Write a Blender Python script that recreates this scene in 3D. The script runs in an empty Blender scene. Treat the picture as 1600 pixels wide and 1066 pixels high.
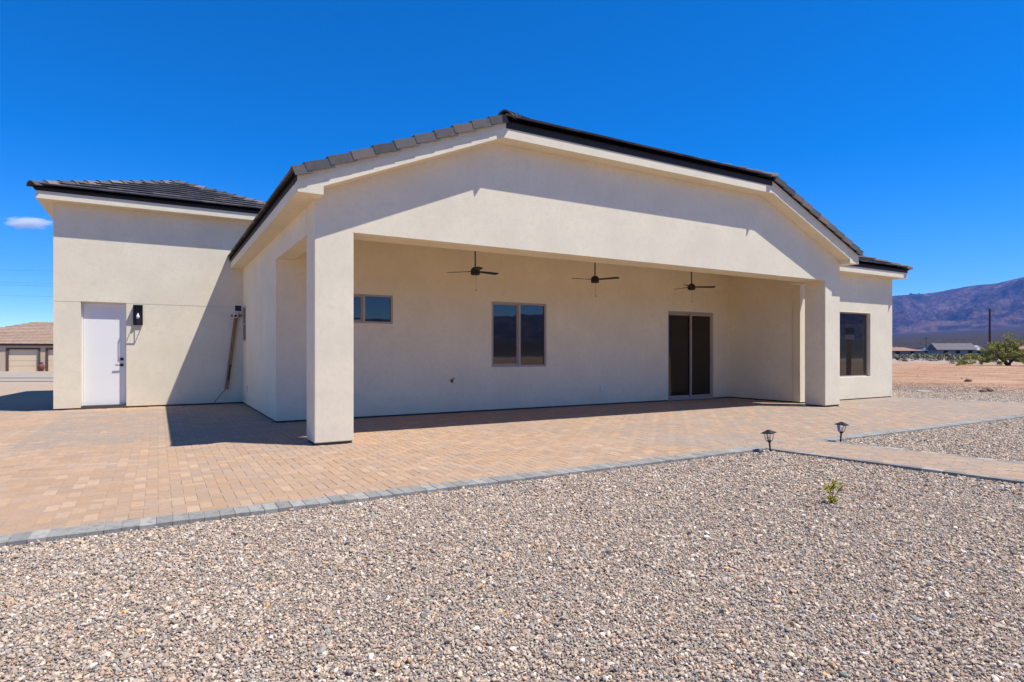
import bpy, bmesh, math, random
import numpy as np
from mathutils import Vector, Matrix

random.seed(7)
rng = np.random.default_rng(7)
S = bpy.context.scene
COL = S.collection
R = math.radians

# ------------------------------------------------------------------ camera
YAW = 30.41
CAM_H = 1.30
F_PX = 943.1 / 1600.0
cam_d = bpy.data.cameras.new('camera')
cam = bpy.data.objects.new('camera', cam_d)
COL.objects.link(cam)
cam.location = (0, 0, CAM_H)
cam.rotation_euler = (R(90), 0, R(-YAW))
cam_d.sensor_width = 36
cam_d.lens = 36 * F_PX
cam_d.shift_y = 18.27 / 1600
cam_d.clip_start = 0.05
cam_d.clip_end = 60000
S.camera = cam

# ------------------------------------------------------------------ sky and sun
SUN = Vector((0.365, -0.354, 1.0)).normalized()
ELEV = math.asin(SUN.z)
world = bpy.data.worlds.new('World')
S.world = world
world.use_nodes = True
wn = world.node_tree.nodes
wl = world.node_tree.links
wn.clear()
sky = wn.new('ShaderNodeTexSky')
sky.sky_type = 'NISHITA'
sky.sun_disc = False
sky.sun_elevation = ELEV
sky.sun_rotation = math.atan2(SUN.x, SUN.y)
sky.altitude = 3000
sky.air_density = 1.0
sky.dust_density = 0.0
sky.ozone_density = 6.0
hs = wn.new('ShaderNodeHueSaturation')
hs.inputs['Saturation'].default_value = 1.34
hs.inputs['Hue'].default_value = .506
hs.inputs['Value'].default_value = 1.0
bg = wn.new('ShaderNodeBackground')
bg.inputs['Strength'].default_value = 0.112
wo = wn.new('ShaderNodeOutputWorld')
wl.new(sky.outputs[0], hs.inputs['Color'])
wl.new(hs.outputs[0], bg.inputs['Color'])
wl.new(bg.outputs[0], wo.inputs['Surface'])

sun_d = bpy.data.lights.new('sun', 'SUN')
sun_d.energy = 3.4
sun_d.angle = R(0.5)
sun_d.color = (1.0, 0.98, 0.955)
sun = bpy.data.objects.new('sun', sun_d)
COL.objects.link(sun)
sun.location = (10, -10, 30)
sun.rotation_euler = SUN.to_track_quat('Z', 'Y').to_euler()

S.view_settings.view_transform = 'Standard'
S.view_settings.look = 'None'
S.view_settings.gamma = 1
S.view_settings.use_curve_mapping = False
S.view_settings.exposure = 0.90
S.render.engine = 'CYCLES'
S.cycles.max_bounces = 12
S.cycles.diffuse_bounces = 8
S.cycles.volume_bounces = 8

# ------------------------------------------------------------------ materials
MAT = {}


def new_mat(name, color=(.5, .5, .5), rough=.8, spec=.3, metal=0.0):
    m = bpy.data.materials.new(name)
    m.use_nodes = True
    b = m.node_tree.nodes['Principled BSDF']
    b.inputs['Base Color'].default_value = (*color, 1)
    b.inputs['Roughness'].default_value = rough
    b.inputs['Specular IOR Level'].default_value = spec
    b.inputs['Metallic'].default_value = metal
    MAT[name] = m
    return m


class NT:
    """small helper around a material's node tree"""
    def __init__(self, m):
        self.n = m.node_tree.nodes
        self.l = m.node_tree.links
        self.b = self.n['Principled BSDF']

    def pos(self):
        return self.n.new('ShaderNodeNewGeometry').outputs['Position']

    def noise(self, scale, detail=4, rough=.55, vec=None, out='Fac'):
        t = self.n.new('ShaderNodeTexNoise')
        t.inputs['Scale'].default_value = scale
        t.inputs['Detail'].default_value = detail
        t.inputs['Roughness'].default_value = rough
        self.l.new(vec if vec is not None else self.pos(), t.inputs['Vector'])
        return t.outputs[out]

    def vor(self, scale, vec=None, out='Color', feat='F1'):
        t = self.n.new('ShaderNodeTexVoronoi')
        t.feature = feat
        t.inputs['Scale'].default_value = scale
        self.l.new(vec if vec is not None else self.pos(), t.inputs['Vector'])
        return t.outputs[out]

    def ramp(self, fac, stops, interp='LINEAR'):
        r = self.n.new('ShaderNodeValToRGB')
        r.color_ramp.interpolation = interp
        e = r.color_ramp.elements
        while len(e) < len(stops):
            e.new(.5)
        for k, (p, c) in enumerate(stops):
            e[k].position = p
            e[k].color = (*c, 1) if len(c) == 3 else c
        self.l.new(fac, r.inputs[0])
        return r.outputs[0]

    def mix(self, a, b, fac, mode='MIX'):
        x = self.n.new('ShaderNodeMix')
        x.data_type = 'RGBA'
        x.blend_type = mode
        for s, v in ((6, a), (7, b), (0, fac)):
            if isinstance(v, (int, float)):
                x.inputs[s].default_value = v
            elif isinstance(v, tuple):
                x.inputs[s].default_value = (*v, 1)
            else:
                self.l.new(v, x.inputs[s])
        return x.outputs[2]

    def math(self, op, a, b=0.0, c=None, clamp=False):
        x = self.n.new('ShaderNodeMath')
        x.operation = op
        x.use_clamp = clamp
        for s, v in ((0, a), (1, b), (2, c)):
            if v is None:
                continue
            if isinstance(v, (int, float)):
                x.inputs[s].default_value = v
            else:
                self.l.new(v, x.inputs[s])
        return x.outputs[0]

    def sep(self, v):
        s = self.n.new('ShaderNodeSeparateXYZ')
        self.l.new(v, s.inputs[0])
        return s.outputs

    def scale(self, v, sc):
        m = self.n.new('ShaderNodeVectorMath')
        m.operation = 'MULTIPLY'
        self.l.new(v, m.inputs[0])
        m.inputs[1].default_value = sc
        return m.outputs[0]

    def attr(self, name, typ='GEOMETRY', out='Color'):
        a = self.n.new('ShaderNodeAttribute')
        a.attribute_type = typ
        a.attribute_name = name
        return a.outputs[out]

    def color(self, c):
        self.l.new(c, self.b.inputs['Base Color'])

    def rough(self, c):
        self.l.new(c, self.b.inputs['Roughness'])

    def bump(self, h, strength=.3, dist=.01, prev=None):
        b = self.n.new('ShaderNodeBump')
        b.inputs['Strength'].default_value = strength
        b.inputs['Distance'].default_value = dist
        self.l.new(h, b.inputs['Height'])
        if prev is not None:
            self.l.new(prev, b.inputs['Normal'])
        self.l.new(b.outputs[0], self.b.inputs['Normal'])
        return b.outputs[0]


def mul(c, k):
    return tuple(v * k for v in c)


# stucco: sand-finish render, faint trowel mottling
STUCCO = (.800, .700, .502)
t = NT(new_mat('stucco', STUCCO, .92, .15))
n1 = t.noise(1.3, 5, .6)
n2 = t.noise(9, 4, .6)
c = t.mix(mul(STUCCO, .94), mul(STUCCO, 1.06), t.ramp(n1, [(.3, (0, 0, 0)), (.7, (1, 1, 1))]))
c = t.mix(c, mul(STUCCO, .90), t.ramp(n2, [(.5, (0, 0, 0)), (.72, (.65, .65, .65))]))
sx = t.sep(t.pos())
dirt = t.math('MULTIPLY', t.math('SUBTRACT', 0.32, sx[2], clamp=True), t.math('MULTIPLY', t.noise(3.5, 4), 1.1))
c = t.mix(c, mul(STUCCO, .93), t.ramp(t.noise(26, 5, .7), [(.5, (0, 0, 0)), (.66, (.6, .6, .6))]))
c = t.mix(c, (.50, .41, .30), dirt)
t.color(c)
b1 = t.bump(t.noise(14, 5, .6), .2, .010)
t.bump(t.noise(170, 3, .7), .55, .003, b1)

t = NT(new_mat('white_door', (.80, .80, .80), .45, .4))
t.color(t.mix((.80, .775, .71), (.83, .805, .74), t.noise(2, 3)))
new_mat('door_trim', (.62, .57, .50), .6, .3)
t = NT(new_mat('vinyl', (.40, .33, .27), .5, .4))
t.color(t.mix((.37, .305, .25), (.44, .365, .30), t.noise(3, 3)))
# window glass: dark, coated double pane
t = NT(new_mat('glass', (.016, .016, .015), .015, .5))
t.b.inputs['IOR'].default_value = 1.75
t.bump(t.noise(1.6, 2, .5), .05, .02)
t = NT(new_mat('door_glass', (.016, .010, .006), .05, .5))
t.b.inputs['IOR'].default_value = 1.5
t = NT(new_mat('black_metal', (.012, .011, .012), .45, .45))
t.color(t.mix((.010, .009, .010), (.022, .020, .020), t.noise(30, 3)))
new_mat('fan_brown', (.010, .007, .006), .45, .4)
t = NT(new_mat('drip_edge', (.026, .021, .019), .6, .3))
t.color(t.mix((.020, .016, .015), (.036, .029, .026), t.noise(4, 4)))
new_mat('deck', (.02, .018, .017), .9, .1)
new_mat('foundation', (.09, .075, .065), .95, .1)
new_mat('white_plastic', (.75, .74, .72), .5, .4)
new_mat('brass', (.16, .10, .06), .5, .4)
new_mat('bulb', (.80, .80, .78), .2, .5)
t = NT(new_mat('lamp_glass', (.9, .9, .9), .05, .5))
t.b.inputs['Transmission Weight'].default_value = 1.0
t.b.inputs['IOR'].default_value = 1.1
new_mat('solar_cell', (.008, .010, .018), .15, .5)
new_mat('rubber', (.02, .02, .02), .7, .3)

# concrete roof tile: per-tile tint, slurry streaks
t = NT(new_mat('roof_tile', (.12, .11, .10), .9, .2))
tint = t.attr('tint')
st = t.noise(22, 5, .65)
c = t.mix(tint, (.19, .15, .125), t.ramp(st, [(.5, (0, 0, 0)), (.8, (.55, .55, .55))]))
c = t.mix(c, (.055, .055, .058), t.ramp(t.noise(9, 4), [(.52, (0, 0, 0)), (.75, (.5, .5, .5))]))
t.color(c)
t.bump(t.noise(120, 4, .7), .5, .003)

# clay-tan pavers: per-piece tint + mottling
t = NT(new_mat('paver', (.3, .2, .14), .9, .18))
tint = t.attr('tint')
m1 = t.noise(26, 5, .65)
c = t.mix(tint, t.mix(tint, (.75, .62, .52), 1.0, 'MULTIPLY'), t.ramp(m1, [(.45, (0, 0, 0)), (.75, (.5, .5, .5))]))
c = t.mix(c, (.47, .37, .275), t.ramp(t.noise(.8, 5, .6), [(.5, (0, 0, 0)), (.8, (.28, .28, .28))]))
t.color(c)
t.bump(t.noise(220, 3, .7), .5, .002)
t = NT(new_mat('border_paver', (.2, .2, .2), .9, .18))
tint = t.attr('tint')
c = t.mix(tint, (.15, .15, .15), t.ramp(t.noise(13, 5, .65), [(.47, (0, 0, 0)), (.7, (.75, .75, .75))]))
t.color(c)
t.bump(t.noise(200, 3, .7), .5, .002)
t = NT(new_mat('joint_sand', (.20, .145, .10), .95, .1))
t.color(t.mix((.32, .25, .185), (.44, .345, .26), t.noise(40, 4)))

# gravel stone (instances): per-stone tint
t = NT(new_mat('stone', (.3, .27, .24), .85, .25))
tint = t.attr('tint', 'INSTANCER')
c = t.mix(tint, t.mix(tint, (.62, .58, .55), 1.0, 'MULTIPLY'), t.ramp(t.noise(90, 4, .65), [(.45, (0, 0, 0)), (.7, (1, 1, 1))]))
t.color(c)
t.bump(t.noise(160, 3, .7), .5, .002)

# desert ground: gravel near the house, orange dirt beyond, scrub plain further out
t = NT(new_mat('ground', (.3, .2, .14), .95, .1))
P = t.pos()
sx = t.sep(P)
flat = t.scale(P, (1, 1, 0))
wob = t.math('MULTIPLY', t.math('SUBTRACT', t.noise(.35, 4, .6, flat), .5), 7.0)
grav_x = t.math('ADD', sx[0], wob)
# gravel mask: 1 near, 0 past the right-hand edge of the yard
gm = t.ramp(t.math('MULTIPLY', grav_x, .02), [(.44, (1, 1, 1)), (.53, (0, 0, 0))])
v1 = t.vor(48, flat)
vd = t.vor(48, flat, 'Distance')
v2 = t.vor(21, flat)
vsep = t.sep(v1)
stones = t.ramp(vsep[0], [(0, (.12, .095, .08)), (.2, (.24, .185, .15)), (.45, (.36, .28, .22)), (.7, (.45, .35, .28)),
                          (.86, (.45, .29, .18)), (1, (.58, .50, .43))])
stones = t.mix(stones, (.14, .11, .09), t.ramp(vd, [(.35, (0, 0, 0)), (.75, (.6, .6, .6))]))
stones = t.mix(stones, t.ramp(t.sep(v2)[1], [(0, (.17, .145, .13)), (1, (.46, .39, .34))]), .35)
dirt = t.ramp(t.noise(.25, 6, .6, flat), [(.3, (.37, .195, .105)), (.5, (.46, .26, .145)), (.72, (.53, .335, .20))])
dirt = t.mix(dirt, (.23, .115, .06), t.ramp(t.noise(.8, 8, .78, t.scale(P, (.5, 1.3, 0))), [(.5, (0, 0, 0)), (.66, (.9, .9, .9))]))
dirt = t.mix(dirt, (.53, .335, .21), t.ramp(t.noise(.9, 7, .75, t.scale(P, (.35, 1.6, 0))), [(.52, (0, 0, 0)), (.7, (.7, .7, .7))]))
dirt = t.mix(dirt, (.17, .10, .07), t.ramp(t.vor(1.6, flat, 'Distance'), [(.02, (.5, .5, .5)), (.12, (0, 0, 0))]))
near = t.mix(dirt, stones, gm)
near0 = near
dist = t.n.new('ShaderNodeVectorMath')
dist.operation = 'LENGTH'
t.l.new(flat, dist.inputs[0])
dl = dist.outputs['Value']
tan = t.mix((.52, .385, .265), (.40, .29, .20), t.noise(1.1, 6, .7, flat))
lft = t.math('MULTIPLY', t.ramp(t.math('MULTIPLY', dl, .02), [(.33, (0, 0, 0)), (.42, (1, 1, 1))]), t.math('LESS_THAN', sx[0], 10.0))
near = t.mix(near, tan, lft)
pale = t.mix((.44, .34, .26), (.36, .26, .19), t.noise(.09, 5, .6, flat))
scrub = t.mix((.15, .10, .075), (.065, .055, .036), t.ramp(t.noise(.05, 8, .75, flat), [(.42, (0, 0, 0)), (.6, (1, 1, 1))]))
plain = t.mix((.032, .025, .022), (.060, .042, .034), t.noise(.004, 8, .7, flat))
c = t.mix(near, pale, t.ramp(t.math('MULTIPLY', dl, .005), [(.42, (0, 0, 0)), (.52, (1, 1, 1))]))
c = t.mix(c, scrub, t.ramp(t.math('MULTIPLY', dl, .0025), [(.36, (0, 0, 0)), (.44, (1, 1, 1))]))
c = t.mix(c, plain, t.ramp(t.math('MULTIPLY', dl, .001), [(.3, (0, 0, 0)), (.6, (1, 1, 1))]))
t.color(c)
b1 = t.bump(t.noise(3, 6, .7, flat), .5, .06)
t.bump(vd, .8, .02, b1)

t = NT(new_mat('rock_slope', (.25, .16, .12), .95, .1))
P = t.pos()
c = t.ramp(t.noise(.006, 10, .78), [(.38, (.028, .022, .022)), (.5, (.125, .073, .062)), (.6, (.29, .165, .125))])
c = t.mix(c, (.045, .04, .036), t.ramp(t.noise(.02, 6, .7), [(.5, (0, 0, 0)), (.7, (.7, .7, .7))]))
t.color(c)
t.bump(t.noise(.006, 9, .72), 1.0, 120)

t = NT(new_mat('concrete', (.33, .29, .24), .9, .2))
t.color(t.mix((.33, .265, .20), (.40, .33, .255), t.noise(.7, 5)))
t = NT(new_mat('tan_stucco', (.54, .41, .29), .9, .15))
new_mat('brown_trim', (.115, .07, .045), .7, .3)
new_mat('cream_door', (.74, .57, .36), .6, .3)
t = NT(new_mat('tan_tile', (.30, .20, .14), .9, .15))
c = t.mix(t.attr('tint'), (.22, .145, .10), t.ramp(t.noise(3, 4), [(.45, (0, 0, 0)), (.7, (.6, .6, .6))]))
t.color(c)
new_mat('terracotta', (.19, .055, .035), .6, .3)
t = NT(new_mat('wood_post', (.20, .105, .05), .8, .2))
P = t.scale(t.pos(), (30, 30, 2.5))
t.color(t.ramp(t.noise(1.6, 5, .6, P), [(.3, (.20, .11, .055)), (.55, (.36, .21, .11)), (.75, (.46, .29, .16))]))
t = NT(new_mat('pole_wood', (.06, .03, .022), .85, .2))
t = NT(new_mat('bark', (.07, .05, .035), .9, .1))
for nm, ca, cb in (('leaf_palo', (.21, .22, .04), (.42, .40, .10)), ('leaf_scrub', (.10, .095, .045), (.17, .14, .075)),
                   ('leaf_seedling', (.26, .27, .02), (.55, .47, .03))):
    t = NT(new_mat(nm, ca, .7, .2))
    tr = t.attr('tint')
    t.color(t.mix(ca, cb, t.sep(tr)[0]))
    t.b.inputs['Subsurface Weight'].default_value = 0.0
new_mat('flower', (.75, .55, .02), .6, .2)
for nm, cc in (('far_orange_roof', (.33, .175, .12)), ('far_grey_roof', (.16, .135, .13)), ('far_blue_roof', (.09, .12, .17)),
               ('far_wall_tan', (.34, .26, .20)), ('far_wall_white', (.36, .32, .28)), ('far_dark', (.03, .027, .026)), ('far_white_roof', (.38, .36, .34))):
    t = NT(new_mat(nm, cc, .85, .2))
    t.color(t.mix(mul(cc, .85), mul(cc, 1.12), t.noise(.8, 4)))
new_mat('loose_rock', (.24, .145, .10), .9, .2)
new_mat('wire', (.03, .03, .03), .6, .3)

# ------------------------------------------------------------------ mesh helpers


class MB:
    def __init__(self):
        self.v, self.f, self.t = [], [], []
        self.cur = None

    def add(self, vs, fs, tint=None):
        o = len(self.v)
        self.v += [tuple(p) for p in vs]
        self.f += [tuple(i + o for i in q) for q in fs]
        self.t += [tint] * len(vs)
        return self

    def box(self, x0, x1, y0, y1, z0, z1, tint=None):
        vs = [(x, y, z) for z in (z0, z1) for y in (y0, y1) for x in (x0, x1)]
        return self.add(vs, [(0, 2, 3, 1), (4, 5, 7, 6), (0, 1, 5, 4), (2, 6, 7, 3), (0, 4, 6, 2), (1, 3, 7, 5)], tint)

    def obox(self, c, ax, hx, ay, hy, az, hz, tint=None):
        c, ax, ay, az = Vector(c), Vector(ax).normalized(), Vector(ay).normalized(), Vector(az).normalized()
        vs = [c + ax * (hx * i) + ay * (hy * j) + az * (hz * k) for k in (-1, 1) for j in (-1, 1) for i in (-1, 1)]
        return self.add(vs, [(0, 2, 3, 1), (4, 5, 7, 6), (0, 1, 5, 4), (2, 6, 7, 3), (0, 4, 6, 2), (1, 3, 7, 5)], tint)

    def prism_y(self, poly, y0, y1, tint=None):
        """poly: list of (x, z), extruded along Y"""
        n = len(poly)
        vs = [(x, y0, z) for x, z in poly] + [(x, y1, z) for x, z in poly]
        fs = [tuple(range(n)), tuple(range(2 * n - 1, n - 1, -1))]
        fs += [(i, i + n, (i + 1) % n + n, (i + 1) % n) for i in range(n)]
        return self.add(vs, fs, tint)

    def tube(self, p0, p1, r0, r1=None, n=10, cap=True, tint=None):
        p0, p1 = Vector(p0), Vector(p1)
        r1 = r0 if r1 is None else r1
        d = (p1 - p0).normalized()
        a = d.orthogonal().normalized()
        b = d.cross(a)
        vs = []
        for p, r in ((p0, r0), (p1, r1)):
            vs += [p + (a * math.cos(2 * math.pi * k / n) + b * math.sin(2 * math.pi * k / n)) * r for k in range(n)]
        fs = [(k, (k + 1) % n, (k + 1) % n + n, k + n) for k in range(n)]
        if cap:
            fs += [tuple(range(n - 1, -1, -1)), tuple(range(n, 2 * n))]
        return self.add(vs, fs, tint)

    def path(self, pts, r, n=6):
        for a, b in zip(pts[:-1], pts[1:]):
            self.tube(a, b, r, r, n)
        return self

    def lathe(self, prof, c=(0, 0, 0), n=20, tint=None):
        c = Vector(c)
        vs = [c + Vector((r * math.cos(2 * math.pi * k / n), r * math.sin(2 * math.pi * k / n), z)) for r, z in prof for k in range(n)]
        fs = [(i * n + k, i * n + (k + 1) % n, (i + 1) * n + (k + 1) % n, (i + 1) * n + k) for i in range(len(prof) - 1) for k in range(n)]
        fs += [tuple(range(n - 1, -1, -1)), tuple((len(prof) - 1) * n + k for k in range(n))]
        return self.add(vs, fs, tint)

    def mesh(self, name, mat, base=(0, 0, 0), bevel=0, fix=True, smooth=False):
        me = bpy.data.meshes.new(name)
        bx, by, bz = base
        me.from_pydata([(x - bx, y - by, z - bz) for x, y, z in self.v], [], self.f)
        if any(q is not None for q in self.t):
            at = me.attributes.new('tint', 'FLOAT_COLOR', 'POINT')
            arr = np.ones((len(self.v), 4), np.float32)
            for i, q in enumerate(self.t):
                if q is not None:
                    arr[i, :3] = q
            at.data.foreach_set('color', arr.ravel())
        if fix or bevel:
            bm = bmesh.new()
            bm.from_mesh(me)
            if bevel:
                bmesh.ops.remove_doubles(bm, verts=bm.verts, dist=1e-5)
                es = [e for e in bm.edges if len(e.link_faces) == 2 and e.calc_face_angle(0) > .6]
                bmesh.ops.bevel(bm, geom=es, offset=bevel, segments=2, profile=.6, affect='EDGES')
            bmesh.ops.recalc_face_normals(bm, faces=bm.faces)
            bm.to_mesh(me)
            bm.free()
        if smooth:
            me.polygons.foreach_set('use_smooth', [True] * len(me.polygons))
        me.materials.append(MAT[mat])
        return me

    def build(self, name, mat, parent=None, bevel=0, smooth=False, fix=True, base=None):
        """parent given: vertices are world coordinates, the part sits at its thing's origin"""
        if base is None:
            base = origin_of(parent) if parent else (0, 0, 0)
        o = bpy.data.objects.new(name, self.mesh(name, mat, base, bevel, fix, smooth))
        COL.objects.link(o)
        if parent:
            o.parent = parent
        else:
            o.location = base
        return o


def origin_of(o):
    p = Vector((0, 0, 0))
    while o is not None:
        p += o.location
        o = o.parent
    return p


def tag(o, label=None, cat=None, group=None, kind=None):
    for k, v in (('label', label), ('category', cat), ('group', group), ('kind', kind)):
        if v:
            o[k] = v
    return o


def thing(name, label, cat, loc, group=None, rz=0):
    o = bpy.data.objects.new(name, None)
    o.empty_display_size = .2
    COL.objects.link(o)
    o.location = loc
    o.rotation_euler.z = rz
    return tag(o, label, cat, group)


def clip(poly, a, b, c):
    """keep a*x+b*y+c >= 0 of a convex polygon"""
    out = []
    for i, p in enumerate(poly):
        q = poly[(i + 1) % len(poly)]
        dp, dq = a * p[0] + b * p[1] + c, a * q[0] + b * q[1] + c
        if dp >= 0:
            out.append(p)
        if dp * dq < 0:
            k = dp / (dp - dq)
            out.append((p[0] + (q[0] - p[0]) * k, p[1] + (q[1] - p[1]) * k))
    return out


def clip_to(poly, conv):
    n = len(conv)
    for i in range(n):
        (x0, y0), (x1, y1) = conv[i], conv[(i + 1) % n]
        poly = clip(poly, -(y1 - y0), x1 - x0, (y1 - y0) * x0 - (x1 - x0) * y0)
        if len(poly) < 3:
            return []
    return poly


def area(p):
    return abs(sum(p[i][0] * p[(i + 1) % len(p)][1] - p[(i + 1) % len(p)][0] * p[i][1] for i in range(len(p)))) / 2


def slab_wall(us, vs, hole, put):
    """a wall on the grid us x vs with holes: hole(u, v) true where open; put(u, v, side) -> point; one closed shell"""
    m = MB()
    nu, nv = len(us), len(vs)
    fill = [[not hole((us[i] + us[i + 1]) / 2, (vs[j] + vs[j + 1]) / 2) for j in range(nv - 1)] for i in range(nu - 1)]
    idx = {}

    def P(i, j, s):
        k = (i, j, s)
        if k not in idx:
            idx[k] = len(m.v)
            m.v.append(tuple(put(us[i], vs[j], s)))
            m.t.append(None)
        return idx[k]

    def at(i, j):
        return 0 <= i < nu - 1 and 0 <= j < nv - 1 and fill[i][j]
    for i in range(nu - 1):
        for j in range(nv - 1):
            if not fill[i][j]:
                continue
            for s in (0, 1):
                m.f.append((P(i, j, s), P(i + 1, j, s), P(i + 1, j + 1, s), P(i, j + 1, s)))
            if not at(i - 1, j):
                m.f.append((P(i, j, 0), P(i, j + 1, 0), P(i, j + 1, 1), P(i, j, 1)))
            if not at(i + 1, j):
                m.f.append((P(i + 1, j, 0), P(i + 1, j + 1, 0), P(i + 1, j + 1, 1), P(i + 1, j, 1)))
            if not at(i, j - 1):
                m.f.append((P(i, j, 0), P(i + 1, j, 0), P(i + 1, j, 1), P(i, j, 1)))
            if not at(i, j + 1):
                m.f.append((P(i, j + 1, 0), P(i + 1, j + 1, 0), P(i + 1, j + 1, 1), P(i, j + 1, 1)))
    return m


def project(p):
    """pixel of a world point in the 1600-wide frame (only used to rank which repeats show largest)"""
    s, c = math.sin(R(YAW)), math.cos(R(YAW))
    r, d = p[0] * c - p[1] * s, p[0] * s + p[1] * c
    if d < .3:
        return None
    return 800 + 943.1 * r / d, 551.3 - 943.1 * (p[2] - CAM_H) / d, d


# ------------------------------------------------------------------ terrain
def ridge_elev(az):
    """tangent of the skyline's elevation by compass angle from +Y towards +X (degrees)"""
    xs = [-180, -171, -166, -163.5, -162.2, -160.2, -158.8, -156.5, -152, -140, -120, -60, -25, -8, 20, 45, 55, 62.6, 64, 66, 68.2, 69.2, 70.7, 74, 80, 90, 105, 120, 140, 160, 180]
    ys = [.050, .062, .064, .072, .088, .092, .086, .070, .066, .05, .03, .012, .006, .006, .02, .058, .072, .0785, .079, .083, .089, .0895, .0955, .099, .09, .075, .06, .06, .066, .055, .050]
    return np.interp(az, xs, ys)


_perm = rng.permutation(512)


def vnoise(x, y):
    xi, yi = np.floor(x).astype(int), np.floor(y).astype(int)
    xf, yf = x - xi, y - yi
    u, v = xf * xf * (3 - 2 * xf), yf * yf * (3 - 2 * yf)

    def h(a, b):
        return _perm[(_perm[a % 512] + b) % 512] / 511.0
    return (h(xi, yi) * (1 - u) + h(xi + 1, yi) * u) * (1 - v) + (h(xi, yi + 1) * (1 - u) + h(xi + 1, yi + 1) * u) * v


def fbm(x, y, o=5, g=.5):
    a, s, r = 1.0, 0.0, 0
    for k in range(o):
        r = r + a * vnoise(x * 2 ** k + 17.3 * k, y * 2 ** k + 9.1 * k)
        s += a
        a *= g
    return r / s


def ridged(x, y, o=5, g=.55):
    a, s, r = 1.0, 0.0, 0
    for k in range(o):
        r = r + a * (1 - np.abs(2 * vnoise(x * 2 ** k + 31.7 * k, y * 2 ** k + 5.3 * k) - 1))
        s += a
        a *= g
    return r / s


GRAVEL_Z = -0.038


def ground_z(x, y):
    x, y = np.asarray(x, float), np.asarray(y, float)
    r = np.hypot(x, y)
    az = np.degrees(np.arctan2(x, y))
    z = np.full(r.shape, GRAVEL_Z)
    left = np.clip((-az + 15) / 20, 0, 1) * np.clip((az + 80) / 30, 0, 1)
    z = z - .46 * left * np.clip((r - 24) / 22, 0, 1)
    e = ridge_elev(az)
    z = z + np.clip(e / .08, 0, 1.2) * .031 * np.clip(r - 420, 0, None)
    z = z + (fbm(x * .35, y * .35, 3) - .5) * .10 * np.clip((r - 27) / 8, 0, 1) * np.clip((x - 18) / 6, 0, 1)
    return z


def polar_sheet(name, radii, azs, zf, mat):
    rr, aa = np.meshgrid(radii, np.radians(azs), indexing='ij')
    x, y = rr * np.sin(aa), rr * np.cos(aa)
    z = zf(x, y)
    n, m = rr.shape
    vs = np.stack([x, y, z], -1).reshape(-1, 3)
    i, j = np.meshgrid(np.arange(n - 1), np.arange(m - 1), indexing='ij')
    a = (i * m + j).ravel()
    fs = np.stack([a, a + 1, a + m + 1, a + m], -1)
    me = bpy.data.meshes.new(name)
    me.from_pydata(vs.tolist(), [], fs.tolist())
    me.polygons.foreach_set('use_smooth', [True] * len(me.polygons))
    me.materials.append(MAT[mat])
    o = bpy.data.objects.new(name, me)
    COL.objects.link(o)
    return o


radii = np.concatenate([[.01], np.geomspace(1.0, 5200, 150)])
azs = np.linspace(-180, 180, 361)
tag(polar_sheet('ground', radii, azs, ground_z, 'ground'), kind='structure')


def mountain_z(x, y):
    r = np.hypot(x, y)
    az = np.degrees(np.arctan2(x, y))
    e = ridge_elev(az)
    R0, R1 = 4300.0, 6600.0
    foot = np.clip(e / .08, 0, 1.2) * .031 * (r - 420) - 14
    k = np.clip((r - R0) / (R1 - R0), 0, 1)
    rn = ridged(x * .0017, y * .0017, 7, .6)
    top = e * R1
    prof = k ** 1.35
    z = foot * (1 - k) + top * prof + (rn - .62) * 430 * np.clip(k * 3, 0, 1) * (1 - k ** 3) * np.clip(e / .05, .15, 1.3)
    z = z + (rn - .62) * 12 * k * np.clip(e / .05, .2, 1.2)
    back = np.clip((r - R1) / 500, 0, 1)
    return np.where(r > R1, z - back * 260, z)


mr = np.concatenate([np.linspace(4300, 6600, 76), np.linspace(6680, 7100, 5)])
ma = np.concatenate([np.arange(-180, 50, .8), np.arange(50, 84, .14), np.arange(84, 180.1, .8)])
tag(polar_sheet('mountains', mr, ma, mountain_z, 'rock_slope'), kind='structure')

# ------------------------------------------------------------------ patio and path of pavers
XL, XL2, YF, YB, XR1, XR2 = 1.885, 2.433, 8.647, 9.178, 13.752, 14.348
YW, YG, XG, YR, XW, XI = 11.83, 16.93, -2.025, 9.64, 18.60, 14.25
YP = 5.335
BW = .222           # border stone length
SLOPE_R = .25


def in_house(x, y):
    if XL + .03 < x < XL2 - .03 and YF + .03 < y < YB - .03:
        return True
    if XR1 + .03 < x < XR2 - .03 and YF + .03 < y < YB - .03:
        return True
    if x > XL + .06 and x < XI and y > YW + .06:
        return True
    if x >= XI + .05 and y > YR + .06:
        return True
    return x > XG + .05 and y > YG + .06


def right_edge(y):
    return 18.72 + (YR - y) * SLOPE_R


PAL = np.array([(.385, .265, .180), (.370, .262, .188), (.400, .280, .192), (.355, .258, .192), (.350, .265, .208), (.390, .262, .168),
                (.415, .302, .218), (.335, .265, .218)]) * np.array((1.12, 1.04, .90))
PAL = PAL.mean(0) + (PAL - PAL.mean(0)) * .7


def paver_tint(x, y):
    cc = PAL[rng.integers(len(PAL))] * (1 + rng.normal(0, .045))
    n = float(fbm(np.array([x * .55]), np.array([y * .55]), 3)[0])
    grey = np.clip((n - .5) * 1.6, 0, .3)
    if -1.75 < x < 2.0 and 10.35 + .1 * x < y < 16.2:
        grey += rng.choice((.25, .5, .75))
    grey += float(np.clip((x - 4.0) / 6.0, 0, 1)) * rng.choice((.1, .45, .8))
    if x > 15.2 and y > 7.4 + rng.normal(0, .15):
        grey += .45
    if 6.2 < x < 12.5 and 5.6 < y < 8.6 and rng.random() < .3:
        grey += .35
    if rng.random() < .05:
        cc = cc * 1.13
    g = np.array((.305, .250, .198))
    return tuple(cc * (1 - min(grey, .85)) + g * min(grey, .85))


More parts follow.
